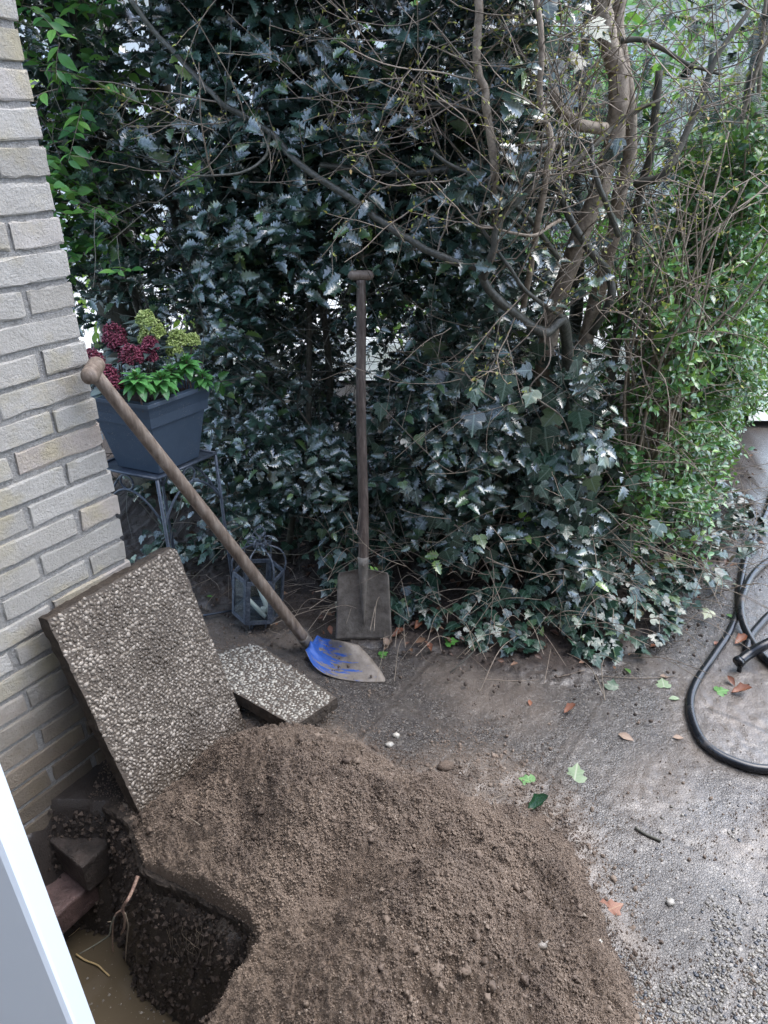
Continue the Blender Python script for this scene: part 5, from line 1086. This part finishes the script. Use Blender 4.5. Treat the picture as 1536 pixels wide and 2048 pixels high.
# ---- ivy: ground cover and trailing vines
def ivycover(n, t0, t1, d0, d1, zf, size, seed):
    r = np.random.default_rng(seed); t_ = r.uniform(t0, t1, n); dep = r.uniform(d0, d1, n); p, nn = hf(t_); z = zf(dep, r.random(n)) * (.75 + .5 * vnoise(t_ * 3, dep * 6, seed))
    edge = fbm(t_ * 3.3, dep * 0, seed, 3) * .09; keepc = fbm(t_ * 5, dep * 7 + z * 5, seed + 3, 3) > -.22 + .2 * r.normal(size=n); ok = keepc & (dep > d0 + .04 + edge) & ((p[:, 0] > -.12) | (p[:, 1] - nn[:, 1] * dep > 2.25 + edge - .25 * sstep(-.30, -.12, p[:, 0]))); p, nn, dep, z = p[ok], nn[ok], dep[ok], z[ok]; k = len(p)
    P = np.stack([p[:, 0] - nn[:, 0] * dep, p[:, 1] - nn[:, 1] * dep, z], -1); D = np.stack([nn[:, 0], nn[:, 1], np.full(k, -.35)], -1) + r.normal(size=(k, 3)) * .55
    N_ = np.stack([nn[:, 0] * .55, nn[:, 1] * .55, np.full(k, .9)], -1) + r.normal(size=(k, 3)) * .32; m = MB(); put_leaves(m, T_IVY, P, D, N_, size * r.uniform(.55, 1.2, k)); return m
iv = ivycover(4300, 2.6, 9.2, -.22, .35, lambda d, u: .03 + np.clip((d + .2) * .9, 0, .42) * (.30 + .55 * u ** .6), .040, 51).build('ivy_ground_cover', M['ivy']); tag(iv, 'dark glossy ivy carpeting the soil along the front foot of the hedge', 'ivy', kind='stuff')
iv = ivycover(3300, 1.8, 8.0, .25, 1.0, lambda d, u: .03 + .10 * u, .042, 52).build('ivy_ground_cover', M['ivy']); tag(iv, 'ivy spreading over the shaded soil deeper beneath the hedge', 'ivy', kind='stuff')
tw = MB()
for i in range(330):
    t_ = RNG.uniform(3.0, 9.0, 1); p, nn = hf(t_); p, nn = p[0], nn[0]; d = RNG.uniform(-.22, .2); z = .03 + max(0, d + .2) * .8; q = np.array((p[0] - nn[0] * d, p[1] - nn[1] * d, z))
    if q[0] < -.2 and q[1] < 2.22: continue
    a = np.array((RNG.normal() * .5 + nn[0] * .4, RNG.normal() * .5 + nn[1] * .4, RNG.uniform(-.1, .4))); a = nrm(a); L = RNG.uniform(.08, .3)
    tw.tube(spline([q, q + a * L * .5 + (0, 0, .03), q + a * L + rv(1, .02)[0]], 5), RNG.uniform(.0008, .0016), 4, False)
tag(tw.build('ivy_runners', M['twig']), 'thin brown ivy runners and stalks looping over the front of the ivy', 'ivy stems', kind='stuff')
def vine(pts, label, n, size, w=.06):
    P = spline([at(x, y, Y) for x, y, Y in pts], 8); r_ = thing('ivy_vine', label, 'ivy', P[0], 'ivy vines climbing the hedge'); MB().tube(P, .0022, 5).build('vine_stem', M['twig'], r_)
    i = RNG.integers(0, len(P), n); m = MB(); q = P[i] + rv(n, w) * (1, .5, 1); put_leaves(m, T_IVY, q, np.tile((0, -.25, -1.), (n, 1)) + rv(n, .5), np.tile((0, -1., .65), (n, 1)) + rv(n, .35), RNG.uniform(.6, 1.25, n) * size); m.build('leaves', M['ivy'], r_)
vine([(1090, 620, 2.15), (1100, 720, 2.0), (1060, 780, 1.98), (1120, 830, 1.98), (1140, 870, 1.98)], 'large-leaved ivy hanging below the bare shrub in the centre right', 16, .066, .05)
vine([(900, 700, 2.1), (950, 770, 1.98), (990, 800, 1.98)], 'pale-veined ivy cluster left of the larger hanging ivy', 12, .070, .045)
vine([(1080, 900, 2.0), (1130, 980, 1.95), (1200, 1010, 1.95), (1250, 1060, 2.0)], 'ivy spray with holly leaves at the lower right of the hedge', 60, .050, .07)
vine([(1010, 80, 2.3), (1060, 130, 2.2), (1100, 60, 2.2), (1180, 160, 2.2)], 'pale-veined ivy climbing high among the bare branches', 34, .060, .08)
vine([(600, 820, 2.3), (640, 900, 2.3), (600, 1000, 2.3), (660, 1080, 2.3)], 'ivy creeping up between the planter stand and the spade', 60, .045, .08)
vine([(1000, 700, 2.2), (1060, 800, 2.1), (1100, 900, 2.05), (1060, 1000, 2.0)], 'dark ivy curtain beneath the hanging ivy', 45, .048, .10)
vine([(800, 880, 2.15), (850, 960, 2.1), (900, 1040, 2.0), (980, 1100, 1.95)], 'dark ivy right of the spade shaft', 80, .045, .10)

# ------------------------------------------------------------------ beyond the hedge
t = NT('white_render'); M['render'] = t.fin(t.mix(t.noise(2, 3), (.60, .60, .59), (.66, .66, .65)), .8, 0, t.bump(t.noise(60, 3), .2, .01), .3)
t = NT('roof_tiles'); M['roof'] = t.fin((.09, .10, .14), .6); t = NT('dark_glass'); M['dglass'] = t.fin((.05, .06, .08), .08)
hs = thing('white_house', 'white rendered neighbouring house glimpsed through gaps in the hedge', 'house', (0, 9.5, 0))
def hbox(name, x0, x1, y0, y1, z0, z1, mat, par): m = MB(); m.box(((x0 + x1) / 2, (y0 + y1) / 2, (z0 + z1) / 2), ((x1 - x0) / 2, 0, 0), (0, (y1 - y0) / 2, 0), (0, 0, (z1 - z0) / 2)); return m.build(name, mat, par, False)
hbox('wall', -6, 4.5, 9, 13, 0, 2.9, M['render'], hs)
m = MB(); m.add([(-6.4, 8.6, 2.8), (4.9, 8.6, 2.8), (4.9, 11, 4.6), (-6.4, 11, 4.6), (-6.4, 13.4, 2.8), (4.9, 13.4, 2.8)], [[(0, 1, 2, 3), (3, 2, 5, 4)], [(0, 3, 4), (1, 5, 2)]]); m.build('roof', M['roof'], hs, False)
for x in (-3.6, -.6, 2.2):
    w_ = hbox('window', x - .5, x + .5, 8.96, 9.001, .9, 2.2, M['white'], hs); hbox('pane', x - .42, x + .42, 8.95, 8.96, .98, 2.12, M['dglass'], hs)
t = NT('pale_tiles'); v_ = t.n('ShaderNodeTexBrick', i_Scale=3.3); v_.inputs['Color1'].default_value = (.50, .49, .46, 1); v_.inputs['Color2'].default_value = (.58, .57, .54, 1); v_.inputs['Mortar'].default_value = (.2, .19, .17, 1); v_.inputs['Mortar Size'].default_value = .012; v_.offset = 0; v_.inputs['Brick Width'].default_value = 1.; v_.inputs['Row Height'].default_value = 1.; t.set(v_.inputs['Vector'], t.co())
M['tiles'] = t.fin(v_.outputs[0], .45)
m = MB(); m.add([(-9, 4.5, .03), (1.8, 4.5, .03), (2.35, 5.6, .03), (2.9, 7.0, .03), (2.9, 8.9, .03), (-9, 8.9, .03)], [[(0, 1, 2, 3, 4, 5)]]); o = m.build('patio', M['tiles'], None, False); o['kind'] = 'structure'
m = MB(); m.add([(2.05, 3.75, .04), (6.5, 3.75, .04), (6.5, 14, .04), (4.6, 14, .04), (4.6, 8.5, .04), (3.0, 5.9, .04)], [[(0, 1, 2, 3, 4, 5)]]); o = m.build('path', M['tiles'], None, False); o['kind'] = 'structure'
def farbush(c, r, label, n, seed, mt='farleaf'):
    t_ = shrub('garden_bush', label, 'bush', c[:2], 'garden bushes beyond the hedge'); rr = np.random.default_rng(seed); d = nrm(rr.normal(size=(n, 3))); P = np.array(c) + d * np.array(r) * rr.uniform(.55, 1.05, n)[:, None] * (1 + .25 * fbm(d[:, 0] * 3, d[:, 2] * 3, seed, 2))[:, None]; m = MB()
    put_leaves(m, T_LAUREL, P, d + rr.normal(size=(n, 3)) * .7, np.tile((0, -.2, 1.), (n, 1)) + rr.normal(size=(n, 3)) * .4, rr.uniform(.06, .11, n)); m.build('leaves', M[mt], t_)
    stem([(c[0], c[1], 0), (c[0] + .05, c[1], c[2] * .6), (c[0], c[1], c[2] * 1.2)], .03, .015, M['bark_dark'], t_, 'trunk')
farbush((-1.3, 4.7, .8), (.8, .5, .9), 'yellow-green bush beyond the hedge behind the planter', 1500, 1)
farbush((.3, 5.2, .7), (.7, .4, .7), 'yellow-green bush beyond the hedge behind the spade', 1000, 2)
farbush((3.3, 8.6, 1.2), (1.2, .7, 1.4), 'green bush at the far end of the path', 1800, 3)
farbush((1.9, 4.9, 1.6), (1.1, .5, 1.5), 'dark green bush behind the twiggy shrubs at the right', 2600, 5, 'laurel')
farbush((.6, 4.3, 1.6), (.9, .4, 1.3), 'dark green bush behind the yew', 2000, 6, 'laurel')
farbush((-2.9, 4.4, 1.6), (1.0, .6, 1.3), 'tall green bush beyond the wall corner', 1600, 4)
